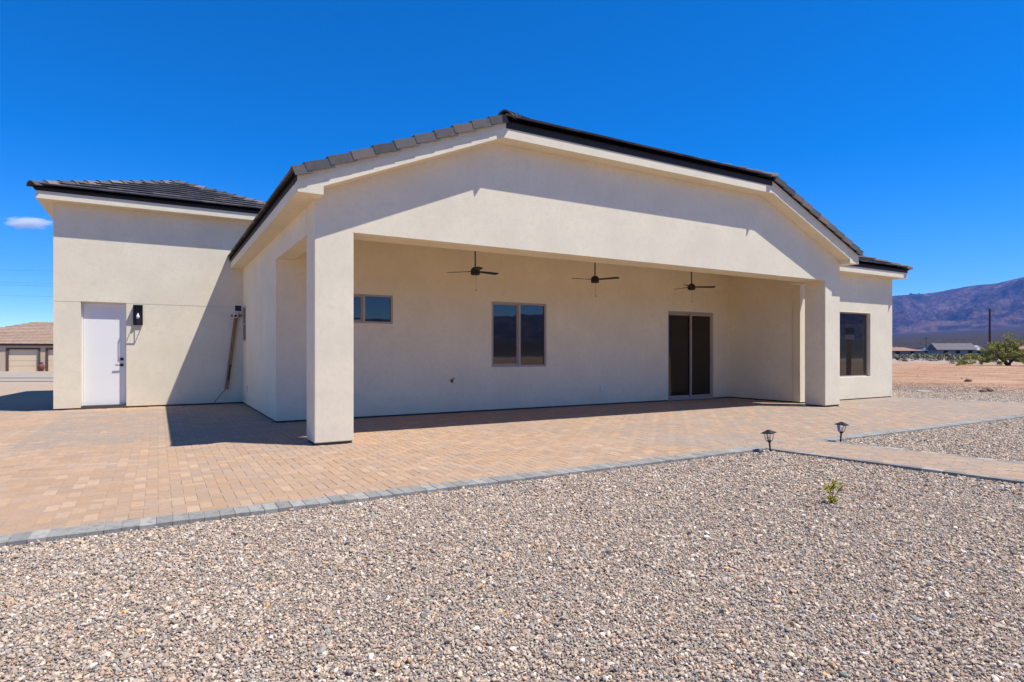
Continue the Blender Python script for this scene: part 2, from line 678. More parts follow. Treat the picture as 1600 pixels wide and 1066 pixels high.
def paver_shape(m, cx, cy, hx, hy, z, tint, rot=0.0):
    """bevelled block, top at z"""
    ch, dp = .0035, .05
    cr, sr = math.cos(rot), math.sin(rot)
    tx, ty = rng.normal(0, .0035), rng.normal(0, .0035)

    def P(a, b, zz):
        return (cx + a * cr - b * sr, cy + a * sr + b * cr, z + zz + a * tx + b * ty)
    lo = [P(a * hx, b * hy, -dp) for a, b in ((-1, -1), (1, -1), (1, 1), (-1, 1))]
    mid = [P(a * hx, b * hy, -ch) for a, b in ((-1, -1), (1, -1), (1, 1), (-1, 1))]
    top = [P(a * (hx - ch), b * (hy - ch), 0) for a, b in ((-1, -1), (1, -1), (1, 1), (-1, 1))]
    fs = [(8, 9, 10, 11)] + [(i, (i + 1) % 4, (i + 1) % 4 + 4, i + 4) for i in range(4)] + [(i + 4, (i + 1) % 4 + 4, (i + 1) % 4 + 8, i + 8) for i in range(4)]
    m.add(lo + mid + top, fs, tint)


def herringbone(x0, x1, y0, y1, w):
    for i in range(int(math.floor(x0 / w)) - 2, int(x1 / w) + 2):
        for j in range(int(math.floor(y0 / w)) - 2, int(y1 / w) + 2):
            k = (i - j) % 4
            if k == 0:
                yield (i + 1) * w, (j + .5) * w, w, w / 2
            elif k == 3:
                yield (i + .5) * w, (j + 1) * w, w / 2, w


def make_pavers(parent, cells, n_single, name='paver', mat='paver', rot=0.0):
    """cells: (cx, cy, hx, hy, z). The largest in the picture become parts of their own, sharing meshes; the rest one mass"""
    rank = []
    for q in cells:
        p = project((q[0], q[1], 0))
        if p is None or not (-5 < p[0] < 1605 and -5 < p[1] < 1070):
            rank.append(1e9)
        else:
            rank.append(p[2])
    order = np.argsort(rank)
    single = set(order[:n_single].tolist())
    base = origin_of(parent)
    variants = {}
    m = MB()
    for k, (cx, cy, hx, hy, z) in enumerate(cells):
        if k in single:
            key = (round(hx, 3), round(hy, 3), int(rng.integers(14)))
            if key not in variants:
                v = MB()
                paver_shape(v, 0, 0, hx, hy, 0, paver_tint(cx, cy) if mat == 'paver' else border_tint(), rot)
                variants[key] = v.mesh(name, mat, fix=False)
            o = bpy.data.objects.new(name, variants[key])
            COL.objects.link(o)
            o.parent = parent
            o.location = Vector((cx, cy, z)) - base
        else:
            paver_shape(m, cx, cy, hx, hy, z, paver_tint(cx, cy) if mat == 'paver' else border_tint(), rot)
    if m.v:
        tag(m.build(name + '_field', mat, parent, fix=False), kind='stuff')


def border_tint():
    g = random.choice([(.235, .235, .235), (.29, .29, .285), (.20, .20, .205), (.32, .315, .305), (.255, .25, .245), (.165, .165, .175)])
    k = random.uniform(.88, 1.10) * 1.12
    return (g[0] * k * 1.05, g[1] * k * .98, g[2] * k * .83)


patio_m = MB()
# sand bed under the pavers (one sheet, its top 7 mm below the paver tops)
bed = [(-6.2, YP + .02), (right_edge(YP) - .02, YP + .02), (right_edge(YR + .1), YR + .1), (XI + .5, YR + .1), (XI + .5, YW + .1), (XL + .5, YW + .1), (XL + .5, YG + .1), (-6.2, YG + .1)]
n = len(bed)
patio_m.add([(x, y, -.0045) for x, y in bed] + [(x, y, -.09) for x, y in bed],
            [tuple(range(n))] + [(i, i + n, (i + 1) % n + n, (i + 1) % n) for i in range(n)])
patio = tag(patio_m.build('patio', 'joint_sand', None), kind='structure')
PW = .1015
cells = []
for cx, cy, hx, hy in herringbone(-6.2, 20.5, YP + BW, YG + .1, PW):
    ylo = YP + BW + .004
    x0, x1, y0, y1 = cx - hx, cx + hx, cy - hy, cy + hy
    if y1 < ylo + .03 or x0 < -6.2 or y1 > YG + .06:
        continue
    y0 = max(y0, ylo)
    xm = right_edge(cy) - BW - .004
    if x0 > xm - .03:
        continue
    x1 = min(x1, xm)
    if in_house((x0 + x1) / 2, (y0 + y1) / 2) or (x0 > 19 and y0 > YR):
        continue
    if (y0 + y1) / 2 > YR + .05 and (x0 + x1) / 2 > XI + .05:
        continue
    cells.append(((x0 + x1) / 2, (y0 + y1) / 2, (x1 - x0) / 2 - .0018, (y1 - y0) / 2 - .0018, float(rng.normal(0, .0009))))
make_pavers(patio, cells, 300)
# dark soldier course along the front edge (interrupted by the path) and the right-hand edge
PX0, PX1, PT = 7.13, 8.55, .145     # path: left and right edge at the patio, sideways drift per metre
bs = .1105
cells = []
k = 0
x = -6.2 + bs / 2
while x < right_edge(YP) - .05:
    if not (PX0 + .1 < x < PX1 - .1):
        cells.append((x, YP + BW / 2, bs / 2 - .002, BW / 2 - .002, .001 + float(rng.normal(0, .0012))))
    else:
        pass
    x += bs
make_pavers(patio, cells, 300, 'border_stone', 'border_paver')
fill = []
for cx, cy, hx, hy in herringbone(PX0, PX1, YP, YP + BW, PW):
    x0, x1, y0, y1 = max(cx - hx, PX0 + .1), min(cx + hx, PX1 - .1), max(cy - hy, YP + .002), min(cy + hy, YP + BW)
    if x1 - x0 > .03 and y1 - y0 > .03:
        fill.append(((x0 + x1) / 2, (y0 + y1) / 2, (x1 - x0) / 2 - .0018, (y1 - y0) / 2 - .0018, 0.0))
m = MB()
for q in fill:
    paver_shape(m, *q[:4], q[4], paver_tint(q[0], q[1]))
tag(m.build('paver_strip', 'paver', patio, fix=False), kind='stuff')
m = MB()
y = YP + BW
ang = math.atan2(-SLOPE_R, 1)
while y < YR - .05:
    paver_shape(m, right_edge(y) - BW / 2, y + bs / 2, BW / 2 - .002, bs / 2 - .002, .001, mul(border_tint(), 1.15), 0.0)
    y += bs
tag(m.build('side_border', 'border_paver', patio, fix=False), kind='stuff')

# garden path leaving the patio towards the viewer's right
PY0 = -3.5
path_m = MB()
pl = [(PX0 + .02, YP), (PX1 - .02, YP), (PX1 - .02 + (YP - PY0) * PT, PY0), (PX0 + .02 + (YP - PY0) * PT, PY0)]
path_m.add([(x, y, -.0045) for x, y in pl] + [(x, y, -.09) for x, y in pl], [(0, 1, 2, 3)] + [(i, i + 4, (i + 1) % 4 + 4, (i + 1) % 4) for i in range(4)])
path = tag(path_m.build('path', 'joint_sand', None), kind='structure')
prot = math.atan(-PT) * -1
cs, sn = math.cos(-math.atan(PT)), math.sin(-math.atan(PT))


def path_xy(u, v):
    """u across (0 at the left edge), v metres along from the patio"""
    return PX0 + u + v * PT, YP - v


PB = .11
cells, bcells = [], []
wid = PX1 - PX0
for cx, cy, hx, hy in herringbone(PB, wid - PB, 0, YP - PY0, PW):
    u0, u1, v0, v1 = max(cx - hx, PB + .003), min(cx + hx, wid - PB - .003), max(cy - hy, .002), cy + hy
    if u1 - u0 < .03 or v1 - v0 < .03:
        continue
    X, Y = path_xy((u0 + u1) / 2, (v0 + v1) / 2)
    cells.append((X, Y, (u1 - u0) / 2 - .0018, (v1 - v0) / 2 - .0018, float(rng.normal(0, .0009))))
rp = math.atan(PT)
make_pavers(path, cells, 200, 'paver', 'paver', rp)
v = .002
while v < YP - PY0:
    for u in (PB / 2, wid - PB / 2):
        X, Y = path_xy(u, v + .1)
        bcells.append((X, Y, PB / 2 - .002, .1 - .002, .001 + float(rng.normal(0, .001))))
    v += .2
make_pavers(path, bcells, 200, 'border_stone', 'border_paver', rp)

# ------------------------------------------------------------------ loose gravel (instanced stones)
stone_col = bpy.data.collections.new('gravel_stones')
for k in range(9):
    bm = bmesh.new()
    bmesh.ops.create_icosphere(bm, subdivisions=1 if k < 6 else 2, radius=1)
    sc = Vector((1, rng.uniform(.62, .95), rng.uniform(.42, .7)))
    cuts = [(Vector(rng.normal(size=3)).normalized(), rng.uniform(.55, .85)) for _ in range(6)]
    for vv in bm.verts:
        p = vv.co * float(rng.uniform(.86, 1.1))
        for nrm, dd in cuts:
            e = p.dot(nrm) - dd
            if e > 0:
                p -= nrm * e
        vv.co = Vector((p.x * sc.x, p.y * sc.y, p.z * sc.z))
    me = bpy.data.meshes.new('stone')
    bm.to_mesh(me)
    bm.free()
    me.materials.append(MAT['stone'])
    stone_col.objects.link(bpy.data.objects.new('stone', me))


def on_paving(x, y, mrg=.012):
    a = (y > YP - mrg) & (x < right_edge(YP) - (y - YP) * SLOPE_R + mrg)
    v = YP - y
    u = x - PX0 - v * PT
    b = (v > -.1) & (u > -mrg) & (u < wid + mrg)
    return a | b


def gravel_points():
    s, c = math.sin(R(YAW)), math.cos(R(YAW))
    P, SC = [], []
    for d0, d1, sp in ((1.7, 3.6, .0115), (3.6, 5.6, .0130), (5.6, 8.5, .0165), (8.5, 13, .021), (13, 20, .028), (20, 30, .036), (30, 75, .9)):
        rmax = d1 * .88 + 1.2
        nr, nd = int(2 * rmax / sp), int((d1 - d0) / sp)
        r, d = np.meshgrid(np.linspace(-rmax, rmax, nr), np.linspace(d0, d1, nd, endpoint=False))
        r, d = r.ravel() + rng.uniform(-.5, .5, r.size) * sp, d.ravel() + rng.uniform(-.5, .5, r.size) * sp
        x, y = r * c + d * s, -r * s + d * c
        keep = (np.abs(r) < d * .86 + 1.1) & ~on_paving(x, y) & (x < 27 + 4 * rng.normal(size=x.size) * .5)
        keep &= ~((x > XG - .1) & (y > YG - .1) & (x < XW)) & ~((y > YP) & (x < XW + .1) & (y < YG) & (x > -6.3))
        keep &= ~((d > 20) & (x > 22) & (d < 30) & (rng.random(x.size) < .75))
        if d0 >= 30:
            keep = (np.abs(r) < d * .86 + 1.1) & (x > 20)
        x, y = x[keep], y[keep]
        sz = (sp if sp < .2 else .035) * np.exp(rng.normal(-.57, .44, x.size))
        big = rng.random(x.size) < .035
        sz[big] *= rng.uniform(1.2, 1.7, big.sum())
        sz = np.minimum(sz, .026 if sp < .2 else .08)
        P.append(np.stack([x, y, ground_z(x, y) + sz * rng.uniform(-.1, .6, x.size) + .004], -1))
        SC.append(sz)
    # strays kicked onto the paving
    x, y = rng.uniform(-1, 12, 160), YP + rng.exponential(.5, 160)
    ok = ~((x > XL) & (x < XL2) & (y > YF - .1))
    x, y = x[ok], y[ok]
    sz = rng.uniform(.003, .008, x.size)
    P.append(np.stack([x, y, sz * .5 + .001], -1))
    SC.append(sz)
    return np.concatenate(P), np.concatenate(SC)


gp, gs = gravel_points()
N = len(gp)
print('gravel stones', N)
gm_ = bpy.data.meshes.new('gravel')
gm_.vertices.add(N)
gm_.vertices.foreach_set('co', gp.astype(np.float32).ravel())
a = gm_.attributes.new('scl', 'FLOAT', 'POINT')
a.data.foreach_set('value', gs.astype(np.float32))
a = gm_.attributes.new('rot', 'FLOAT_VECTOR', 'POINT')
rots = np.stack([rng.normal(0, .45, N), rng.normal(0, .45, N), rng.uniform(0, 6.283, N)], -1)
a.data.foreach_set('vector', rots.astype(np.float32).ravel())
a = gm_.attributes.new('pick', 'INT', 'POINT')
a.data.foreach_set('value', rng.integers(0, 9, N).astype(np.int32))
stone_pal = np.array([(.42, .34, .28), (.36, .30, .26), (.47, .40, .34), (.30, .25, .22), (.33, .31, .30), (.24, .235, .24), (.55, .50, .45),
                      (.42, .29, .19), (.38, .27, .22), (.15, .145, .15), (.29, .24, .19), (.44, .375, .32), (.62, .58, .54), (.22, .24, .225), (.47, .31, .16)])
wgt = np.array([14, 14, 12, 11, 10, 8, 5, 4, 7, 4, 7, 11, 2, 2, 1.0])
ti = rng.choice(len(stone_pal), N, p=wgt / wgt.sum())
tc = np.ones((N, 4), np.float32)
tc[:, :3] = stone_pal[ti] * rng.uniform(.85, 1.15, (N, 1)) * np.array((1.40, 1.28, 1.06))
a = gm_.attributes.new('tint', 'FLOAT_COLOR', 'POINT')
a.data.foreach_set('color', tc.ravel())
gravel = bpy.data.objects.new('gravel', gm_)
COL.objects.link(gravel)
tag(gravel, 'loose mixed beige and grey gravel covering the yard', 'gravel', kind='stuff')
ng = bpy.data.node_groups.new('scatter_stones', 'GeometryNodeTree')
ng.interface.new_socket('Geometry', in_out='INPUT', socket_type='NodeSocketGeometry')
ng.interface.new_socket('Geometry', in_out='OUTPUT', socket_type='NodeSocketGeometry')
gi, go = ng.nodes.new('NodeGroupInput'), ng.nodes.new('NodeGroupOutput')
m2p = ng.nodes.new('GeometryNodeMeshToPoints')
iop = ng.nodes.new('GeometryNodeInstanceOnPoints')
ci = ng.nodes.new('GeometryNodeCollectionInfo')
ci.inputs['Collection'].default_value = stone_col
ci.inputs['Separate Children'].default_value = True
ci.inputs['Reset Children'].default_value = True
iop.inputs['Pick Instance'].default_value = True


def named(nm, typ):
    q = ng.nodes.new('GeometryNodeInputNamedAttribute')
    q.data_type = typ
    q.inputs['Name'].default_value = nm
    return q.outputs['Attribute']


e2r = ng.nodes.new('FunctionNodeEulerToRotation')
L = ng.links.new
L(gi.outputs[0], m2p.inputs['Mesh'])
L(m2p.outputs['Points'], iop.inputs['Points'])
L(ci.outputs[0], iop.inputs['Instance'])
L(named('pick', 'INT'), iop.inputs['Instance Index'])
L(named('rot', 'FLOAT_VECTOR'), e2r.inputs[0])
L(e2r.outputs[0], iop.inputs['Rotation'])
L(named('scl', 'FLOAT'), iop.inputs['Scale'])
L(iop.outputs[0], go.inputs[0])
md = gravel.modifiers.new('scatter', 'NODES')
md.node_group = ng

# ------------------------------------------------------------------ the house
HB = (8.1, YF, 0)
house = thing('house', 'single-storey beige stucco house with covered porch and dark tiled roofs', 'house', HB)
ZB = 3.03          # underside of the porch beam
GND = .035         # stucco stops just above the paving
BEV = .012
PITCH = .4167
EX0, EX1 = 1.607, 14.66     # outer faces of the side fascias
TX0, TX1 = 4.756, 11.45     # ends of the clipped-gable flat
EY = 8.37                   # front face of the rake fascia
ZE = 3.447                  # soffit of the low eaves


def rake_bottom(x):
    if x < TX0:
        return 4.737 - (TX0 - x) * PITCH
    if x > TX1:
        return 4.737 - (x - TX1) * PITCH
    return 4.737


# pillars and gable wall
for x0, x1, nm in ((XL, XL2, 'pillar'), (XR1, XR2, 'pillar')):
    m = MB().box(x0, x1, YF, YB, GND, ZB)
    me_o = m.build(nm, 'stucco', house, bevel=0)
    bm = bmesh.new()
    bm.from_mesh(me_o.data)
    es = [e for e in bm.edges if abs(e.verts[0].co.z - e.verts[1].co.z) > 1 or max(v.co.z for v in e.verts) < .1]
    bmesh.ops.bevel(bm, geom=es, offset=BEV, segments=2, profile=.6, affect='EDGES')
    bm.to_mesh(me_o.data)
    bm.free()
poly = [(XL, ZB), (XR2, ZB), (XR2, rake_bottom(XR2) + .05), (TX1, 4.787), (TX0, 4.787), (XL, rake_bottom(XL) + .05)]
o = MB().prism_y(poly, YF, YB).build('gable_wall', 'stucco', house)
bm = bmesh.new()
bm.from_mesh(o.data)
es = [e for e in bm.edges if abs(e.verts[0].co.x - e.verts[1].co.x) < 1e-4 and abs(e.verts[0].co.y - e.verts[1].co.y) < 1e-4]
bmesh.ops.bevel(bm, geom=es, offset=BEV, segments=2, profile=.6, affect='EDGES')
bm.to_mesh(o.data)
bm.free()

# side wall with the porch side opening and a narrow window
WT = .30
ys = [YB, YW, 16.24, 16.72, YG]
zs = [GND, 1.59, 2.467, ZB, ZE + .04]
hole = lambda u, v: (u < YW and v < ZB) or (16.24 < u < 16.72 and 1.59 < v < 2.467)
slab_wall(ys, zs, hole, lambda u, v, s: (XL + s * WT, u, v)).build('side_wall', 'stucco', house)
# porch back wall
W1, W2, SL = (2.94, 4.13, 1.888, 2.464), (6.415, 7.883, .975, 2.446), (11.79, 13.547, GND, 2.425)
xs = sorted({XL + WT, W1[0], W1[1], W2[0], W2[1], SL[0], SL[1], XI})
zs = sorted({GND, W1[2], W1[3], W2[2], W2[3], SL[3], 3.62})
hole = lambda u, v: any(q[0] < u < q[1] and q[2] < v < q[3] for q in (W1, W2, SL))
slab_wall(xs, zs, hole, lambda u, v, s: (u, YW + s * .2, v)).build('porch_back_wall', 'stucco', house)
MB().box(XI, XI + .2, YR + .2, YW + .2, GND, 3.62).build('porch_side_wall', 'stucco', house)
MB().box(XL + WT, XI, YB, YW, 3.55, 3.60).build('porch_ceiling', 'stucco', house)
MB().box(XR1 + .1, XR2, YB, YR, ZB, ZE + .04).build('side_beam', 'stucco', house)
# wing on the right
WW = (15.62, 17.465, .632, 2.42)
xs = [XI, WW[0], WW[1], XW]
zs = [GND, WW[2], WW[3], 3.50]
hole = lambda u, v: WW[0] < u < WW[1] and WW[2] < v < WW[3]
slab_wall(xs, zs, hole, lambda u, v, s: (u, YR + s * .2, v)).build('wing_wall', 'stucco', house, bevel=.008)
MB().box(XW - .2, XW, YR + .2, 19.0, GND, 3.50).build('wing_side_wall', 'stucco', house)
# garage block on the left, with a control joint at door-head height
DX0, DX1, DZ = -1.520, -.640, 2.478
ZG, JZ = 4.69, 2.462
GX1 = 3.05
xs = [XG, DX0, DX1, GX1]
slab_wall(xs, [GND, JZ - .005], lambda u, v: DX0 < u < DX1, lambda u, v, s: (u, YG + s * .2, v)).build('garage_lower_wall', 'stucco', house)
slab_wall(xs, [JZ + .005, DZ, ZG + .03], lambda u, v: DX0 < u < DX1 and v < DZ, lambda u, v, s: (u, YG + s * .2, v)).build('garage_upper_wall', 'stucco', house)
MB().box(XG + .01, DX0 - .002, YG + .008, YG + .19, JZ - .006, JZ + .006).box(DX1 + .002, GX1, YG + .008, YG + .19, JZ - .006, JZ + .006).build('control_joint', 'door_trim', house)
MB().box(XG, XG + .2, YG + .2, 27.0, GND, ZG + .03).build('garage_side_wall', 'stucco', house)
# concrete footing set back under the stucco
m = MB()
for q in ((XL + .02, XL2 - .02, YF + .02, YB - .02), (XR1 + .02, XR2 - .02, YF + .02, YB - .02), (XL + .02, XL + .25, YW + .02, YG), (XL + .25, XI, YW + .02, YW + .2),
          (XI + .02, XW - .02, YR + .02, YR + .2), (XI + .02, XI + .2, YR + .2, YW), (XG + .02, XL + .02, YG + .02, YG + .2), (XG + .02, XG + .2, YG + .2, 26.9), (XW - .2, XW - .02, YR + .2, 18.9)):
    m.box(*q, -.1, GND + .01)
m.build('footing', 'foundation', house)

# eaves: stucco-wrapped overhangs
FH = .152
m = MB()
poly = [(EX0, ZE), (1.945, ZE), (1.945, rake_bottom(1.945)), (TX0, 4.737), (TX1, 4.737), (14.30, rake_bottom(14.30)), (14.30, ZE), (EX1, ZE),
        (EX1, rake_bottom(EX1) + .168), (TX1, 4.737 + FH), (TX0, 4.737 + FH), (EX0, rake_bottom(EX0) + .168)]
m.prism_y(poly, EY, YF - .002)
m.build('rake_fascia', 'stucco', house)
for xa, xb in ((EX0 + .002, TX0 + .06), (EX1 - .002, TX1 - .06)):
    pa, pb = rake_bottom(xa), rake_bottom(TX0) + (.06 * PITCH)
    MB().prism_y([(xa, pa + .15), (xb, pb + .14), (xb, pb + .248), (xa, pa + .258)], EY + .003, EY + .2).build('rake_board', 'stucco', house)
m = MB()
m.box(EX0, XL - .002, YF, YG - .003, ZE, ZE + .155)
m.build('side_eave', 'stucco', house, bevel=0)
MB().box(XR2 + .002, EX1, YF, YR - .28, ZE, ZE + .155).build('side_eave', 'stucco', house)
WE = .277
MB().box(XR2 + .012, XW + WE, YR - WE, YR - .002, 3.47, 3.625).build('wing_eave', 'stucco', house)
MB().box(XW + .002, XW + WE, YR, 19.2, 3.47, 3.625).build('wing_side_eave', 'stucco', house)
MB().box(XG - WE, GX1 + WE, YG - WE, YG - .002, ZG, ZG + .165).build('garage_eave', 'stucco', house)
MB().box(XG - WE, XG - .002, YG, 27.2, ZG, ZG + .165).build('garage_side_eave', 'stucco', house)
# dark metal drip edges over the fascias
m = MB()
m.box(EX0 - .012, EX0 + .1, EY + .05, YG - .004, ZE + .158, ZE + .245)
m.build('drip_edge', 'drip_edge', house)
MB().box(TX0 + .05, TX1 - .05, EY - .010, EY + .12, 4.737 + FH + .001, 5.008).build('drip_edge', 'drip_edge', house)
MB().box(XR2 + .35, XW + WE + .010, YR - WE - .010, YR - .1, 3.627, 3.722).build('drip_edge', 'drip_edge', house)
MB().box(XW + .1, XW + WE + .0105, YR - .1, 19.2, 3.627, 3.722).build('drip_edge', 'drip_edge', house)
MB().box(XG - WE - .010, GX1 + WE, YG - WE - .010, YG - .1, ZG + .167, ZG + .246).build('drip_edge', 'drip_edge', house)
MB().box(XG - WE - .0105, XG - .1, YG - .1, 27.2, ZG + .167, ZG + .246).build('drip_edge', 'drip_edge', house)

# ---- roofs
TILE_PAL = [(.115, .106, .100), (.160, .132, .113), (.078, .077, .079), (.130, .112, .100), (.215, .165, .132), (.070, .069, .071), (.096, .090, .088)]


def tile_tint():
    return mul(random.choice(TILE_PAL), random.uniform(.98, 1.3))


def basis(Ov, U, V):
    U, V = Vector(U).normalized(), Vector(V).normalized()
    Nn = U.cross(V)
    M = Matrix((U, V, Nn)).transposed().to_4x4()
    M.translation = Vector(Ov)
    return M


TW, TE, TL = .302, .335, .405
_tile_var = {}


def tile_mesh(poly, t0, tint):
    lift, th = .046, .030
    n = len(poly)
    lo = [(s, t, .004 + lift * (1 - (t - t0) / TL)) for s, t in poly]
    hi = [(s, t, h + th) for s, t, h in lo]
    m = MB()
    m.add(lo + hi, [tuple(range(n - 1, -1, -1)), tuple(range(n, 2 * n))] + [(i, (i + 1) % n, (i + 1) % n + n, i + n) for i in range(n)], tint)
    return m


def roof_plane(roof, M, poly, single):
    smax, tmax = max(p[0] for p in poly), max(p[1] for p in poly)
    smin = min(p[0] for p in poly)
    base = origin_of(roof)
    T = Matrix.Translation(-base)
    mass = MB()
    j = 0
    while j * TE < tmax:
        t0 = j * TE
        s = smin - TW * (.5 if j % 2 else 1.0) - .02
        while s < smax:
            rect = [(s, t0), (s + TW - .004, t0), (s + TW - .004, t0 + TL), (s, t0 + TL)]
            cp = clip_to(rect, poly)
            if len(cp) >= 3 and area(cp) > .004:
                full = area(cp) > .999 * area(rect)
                if single:
                    if full:
                        k = random.randrange(12)
                        if k not in _tile_var:
                            _tile_var[k] = tile_mesh([(0, 0), (TW - .004, 0), (TW - .004, TL), (0, TL)], 0, tile_tint()).mesh('roof_tile', 'roof_tile')
                        o = bpy.data.objects.new('roof_tile', _tile_var[k])
                        off = Matrix.Translation((s, t0, random.uniform(0, .003)))
                    else:
                        o = bpy.data.objects.new('roof_tile', tile_mesh(cp, t0, tile_tint()).mesh('roof_tile', 'roof_tile'))
                        off = Matrix.Identity(4)
                    COL.objects.link(o)
                    o.parent = roof
                    o.matrix_local = T @ M @ off
                else:
                    q = tile_mesh(cp, t0, tile_tint())
                    mass.add([M @ Vector(p) for p in q.v], q.f, q.t[0])
            s += TW
        j += 1
    if mass.v:
        tag(mass.build('tile_field', 'roof_tile', roof), kind='stuff')


def hip_caps(roof, p0, p1, n_single=40, w=.135, drop=.075):
    p0, p1 = Vector(p0), Vector(p1)
    d = (p1 - p0)
    Ln = d.length
    d.normalize()
    side = d.cross(Vector((0, 0, 1))).normalized()
    up = side.cross(d)
    k = 0
    while k * .33 < Ln - .1:
        a = p0 + d * (k * .33)
        m = MB()
        prof = [(-w, -drop), (-w * .62, -.012), (-w * .2, .022), (w * .2, .022), (w * .62, -.012), (w, -drop)]
        th = .022
        tint = tile_tint()
        for (s0, hh) in ((0, .045), (.40, .012)):
            pass
        outer0 = [a + side * x + up * (z + .048 + th) for x, z in prof]
        outer1 = [a + d * .40 + side * x * .93 + up * (z + .014 + th) for x, z in prof]
        inner0 = [a + side * x * .86 + up * (z + .048) for x, z in prof]
        inner1 = [a + d * .40 + side * x * .8 + up * (z + .014) for x, z in prof]
        n = len(prof)
        vs = outer0 + outer1 + inner0 + inner1
        fs = [(i, i + 1, n + i + 1, n + i) for i in range(n - 1)] + [(2 * n + i + 1, 2 * n + i, 3 * n + i, 3 * n + i + 1) for i in range(n - 1)]
        fs += [(i, 2 * n + i, 2 * n + i + 1, i + 1) for i in range(n - 1)] + [(n + i + 1, 3 * n + i + 1, 3 * n + i, n + i) for i in range(n - 1)]
        fs += [(0, n, 3 * n, 2 * n), (n - 1, 3 * n - 1, 4 * n - 1, 2 * n - 1)]
        m.add(vs, fs, tint)
        m.build('hip_tile', 'roof_tile', roof)
        k += 1


cosP, sinP = 1 / math.hypot(1, PITCH), PITCH / math.hypot(1, PITCH)

# main roof: two side slopes, clipped front, ridge running back
RX = (EX0 + EX1) / 2
ex0, ex1, ey, zr = EX0 - .045, EX1 + .045, EY - .045, ZE + .245
zf = zr + (TX0 - ex0) * PITCH                     # deck height at the front flat
ridge_y = ey + (RX - TX0)
ridge_z = zf + (RX - TX0) * PITCH
BACK = 26.0
m = MB()
V8 = [(ex0, ey, zr), (TX0, ey, zf), (TX1, ey, zf), (ex1, ey, zr), (RX, ridge_y, ridge_z), (RX, BACK, ridge_z), (ex0, BACK, zr), (ex1, BACK, zr)]
m.add(V8, [(0, 1, 4, 5, 6), (1, 2, 4), (2, 3, 7, 5, 4)])
low = [(x, y, z - .03) for x, y, z in V8]
m.add(low, [(0, 1, 4, 5, 6), (1, 2, 4), (2, 3, 7, 5, 4)])
main_roof = m.build('roof', 'deck', house, fix=False)
Ls = (RX - ex0) / cosP
Lt = (TX0 - ex0) / cosP
# left slope: s along +Y... U must make U x V point up
roof_plane(main_roof, basis((ex0, BACK, zr), (0, -1, 0), (cosP, 0, sinP)), [(0, 0), (BACK - ey - .05, 0), (BACK - ey - .05, Lt), (BACK - ridge_y, Ls), (0, Ls)], False)
roof_plane(main_roof, basis((ex1, ey, zr), (0, 1, 0), (-cosP, 0, sinP)), [(.05, 0), (BACK - ey, 0), (BACK - ey, Ls), (ridge_y - ey, Ls), (.05, Lt)], False)
roof_plane(main_roof, basis((TX0, ey, zf), (1, 0, 0), (0, cosP, sinP)), [(0, 0), (TX1 - TX0, 0), (RX - TX0, (RX - TX0) / cosP)], True)
hip_caps(main_roof, (TX0 - .02, ey - .03, zf + .03), (RX, ridge_y, ridge_z + .03))
hip_caps(main_roof, (TX1 + .02, ey - .03, zf + .03), (RX, ridge_y, ridge_z + .03))
hip_caps(main_roof, (RX, ridge_y, ridge_z + .03), (RX, BACK, ridge_z + .03))
# rake tiles: angle pieces whose deep faces hang over the sloping edges
for sgn, xe, xt in ((1, ex0, TX0), (-1, ex1, TX1)):
    Ln = (abs(xt - xe)) / cosP
    U = Vector((sgn * cosP, 0, sinP))
    Nn = Vector((-sgn * sinP, 0, cosP))
    k, q = 0, -.015
    while q < Ln - .06:
        ln = min(.385, Ln - q + .03)
        first = .17 if k == 0 else None
        if first:
            ln = .23
        m = MB()
        tint = tile_tint()
        o0 = Vector((xe, ey - .016, zr)) + U * q
        lift0, lift1 = .042 + random.uniform(-.004, .006), .012 + random.uniform(-.004, .004)

        def pt(a, yy, hh):
            lf = lift0 + (lift1 - lift0) * a / ln
            return o0 + U * a + Vector((0, yy, 0)) + Nn * (hh + lf)
        prof = [(-.012, -.085), (-.012, .040), (.15, .040), (.15, .018), (.012, .018), (.012, -.085)]
        nn = len(prof)
        vs = [pt(0, *z) for z in prof] + [pt(ln, z[0] + .006, z[1]) for z in prof]
        fs = [tuple(range(nn)), tuple(range(2 * nn - 1, nn - 1, -1))] + [(i, (i + 1) % nn, (i + 1) % nn + nn, i + nn) for i in range(nn)]
        m.add(vs, fs, tint)
        m.build('rake_tile', 'roof_tile', main_roof)
        q += first if first else .335
        k += 1

# garage roof: hipped
gx0, gx1, gy, gz = XG - WE - .045, GX1 + WE + .045, YG - WE - .045, ZG + .250
GW = (gx1 - gx0) / 2
GR = .392
cg, sg = 1 / math.hypot(1, GR), GR / math.hypot(1, GR)
ax, ay, az = gx0 + GW, gy + GW, gz + GW * GR
m = MB()
vs = [(gx0, gy, gz), (gx1, gy, gz), (ax, ay, az), (ax, 27, az), (gx0, 27, gz), (gx1, 27, gz)]
m.add(vs, [(0, 1, 2), (0, 2, 3, 4), (1, 5, 3, 2)])
m.add([(x, y, z - .03) for x, y, z in vs], [(0, 1, 2), (0, 2, 3, 4), (1, 5, 3, 2)])
g_roof = m.build('garage_roof', 'deck', house, fix=False)
roof_plane(g_roof, basis((gx0, gy, gz), (1, 0, 0), (0, cg, sg)), [(0, 0), (2 * GW, 0), (GW, GW / cg)], True)
roof_plane(g_roof, basis((gx0, 27, gz), (0, -1, 0), (cg, 0, sg)), [(0, 0), (27 - gy, 0), (27 - ay, GW / cg), (0, GW / cg)], False)
roof_plane(g_roof, basis((gx1, gy, gz), (0, 1, 0), (-cg, 0, sg)), [(0, 0), (27 - gy, 0), (27 - gy, GW / cg), (ay - gy, GW / cg)], False)
hip_caps(g_roof, (gx0 - .03, gy - .03, gz + .005), (ax, ay, az + .02))
hip_caps(g_roof, (gx1 + .03, gy - .03, gz + .005), (ax, ay, az + .02))
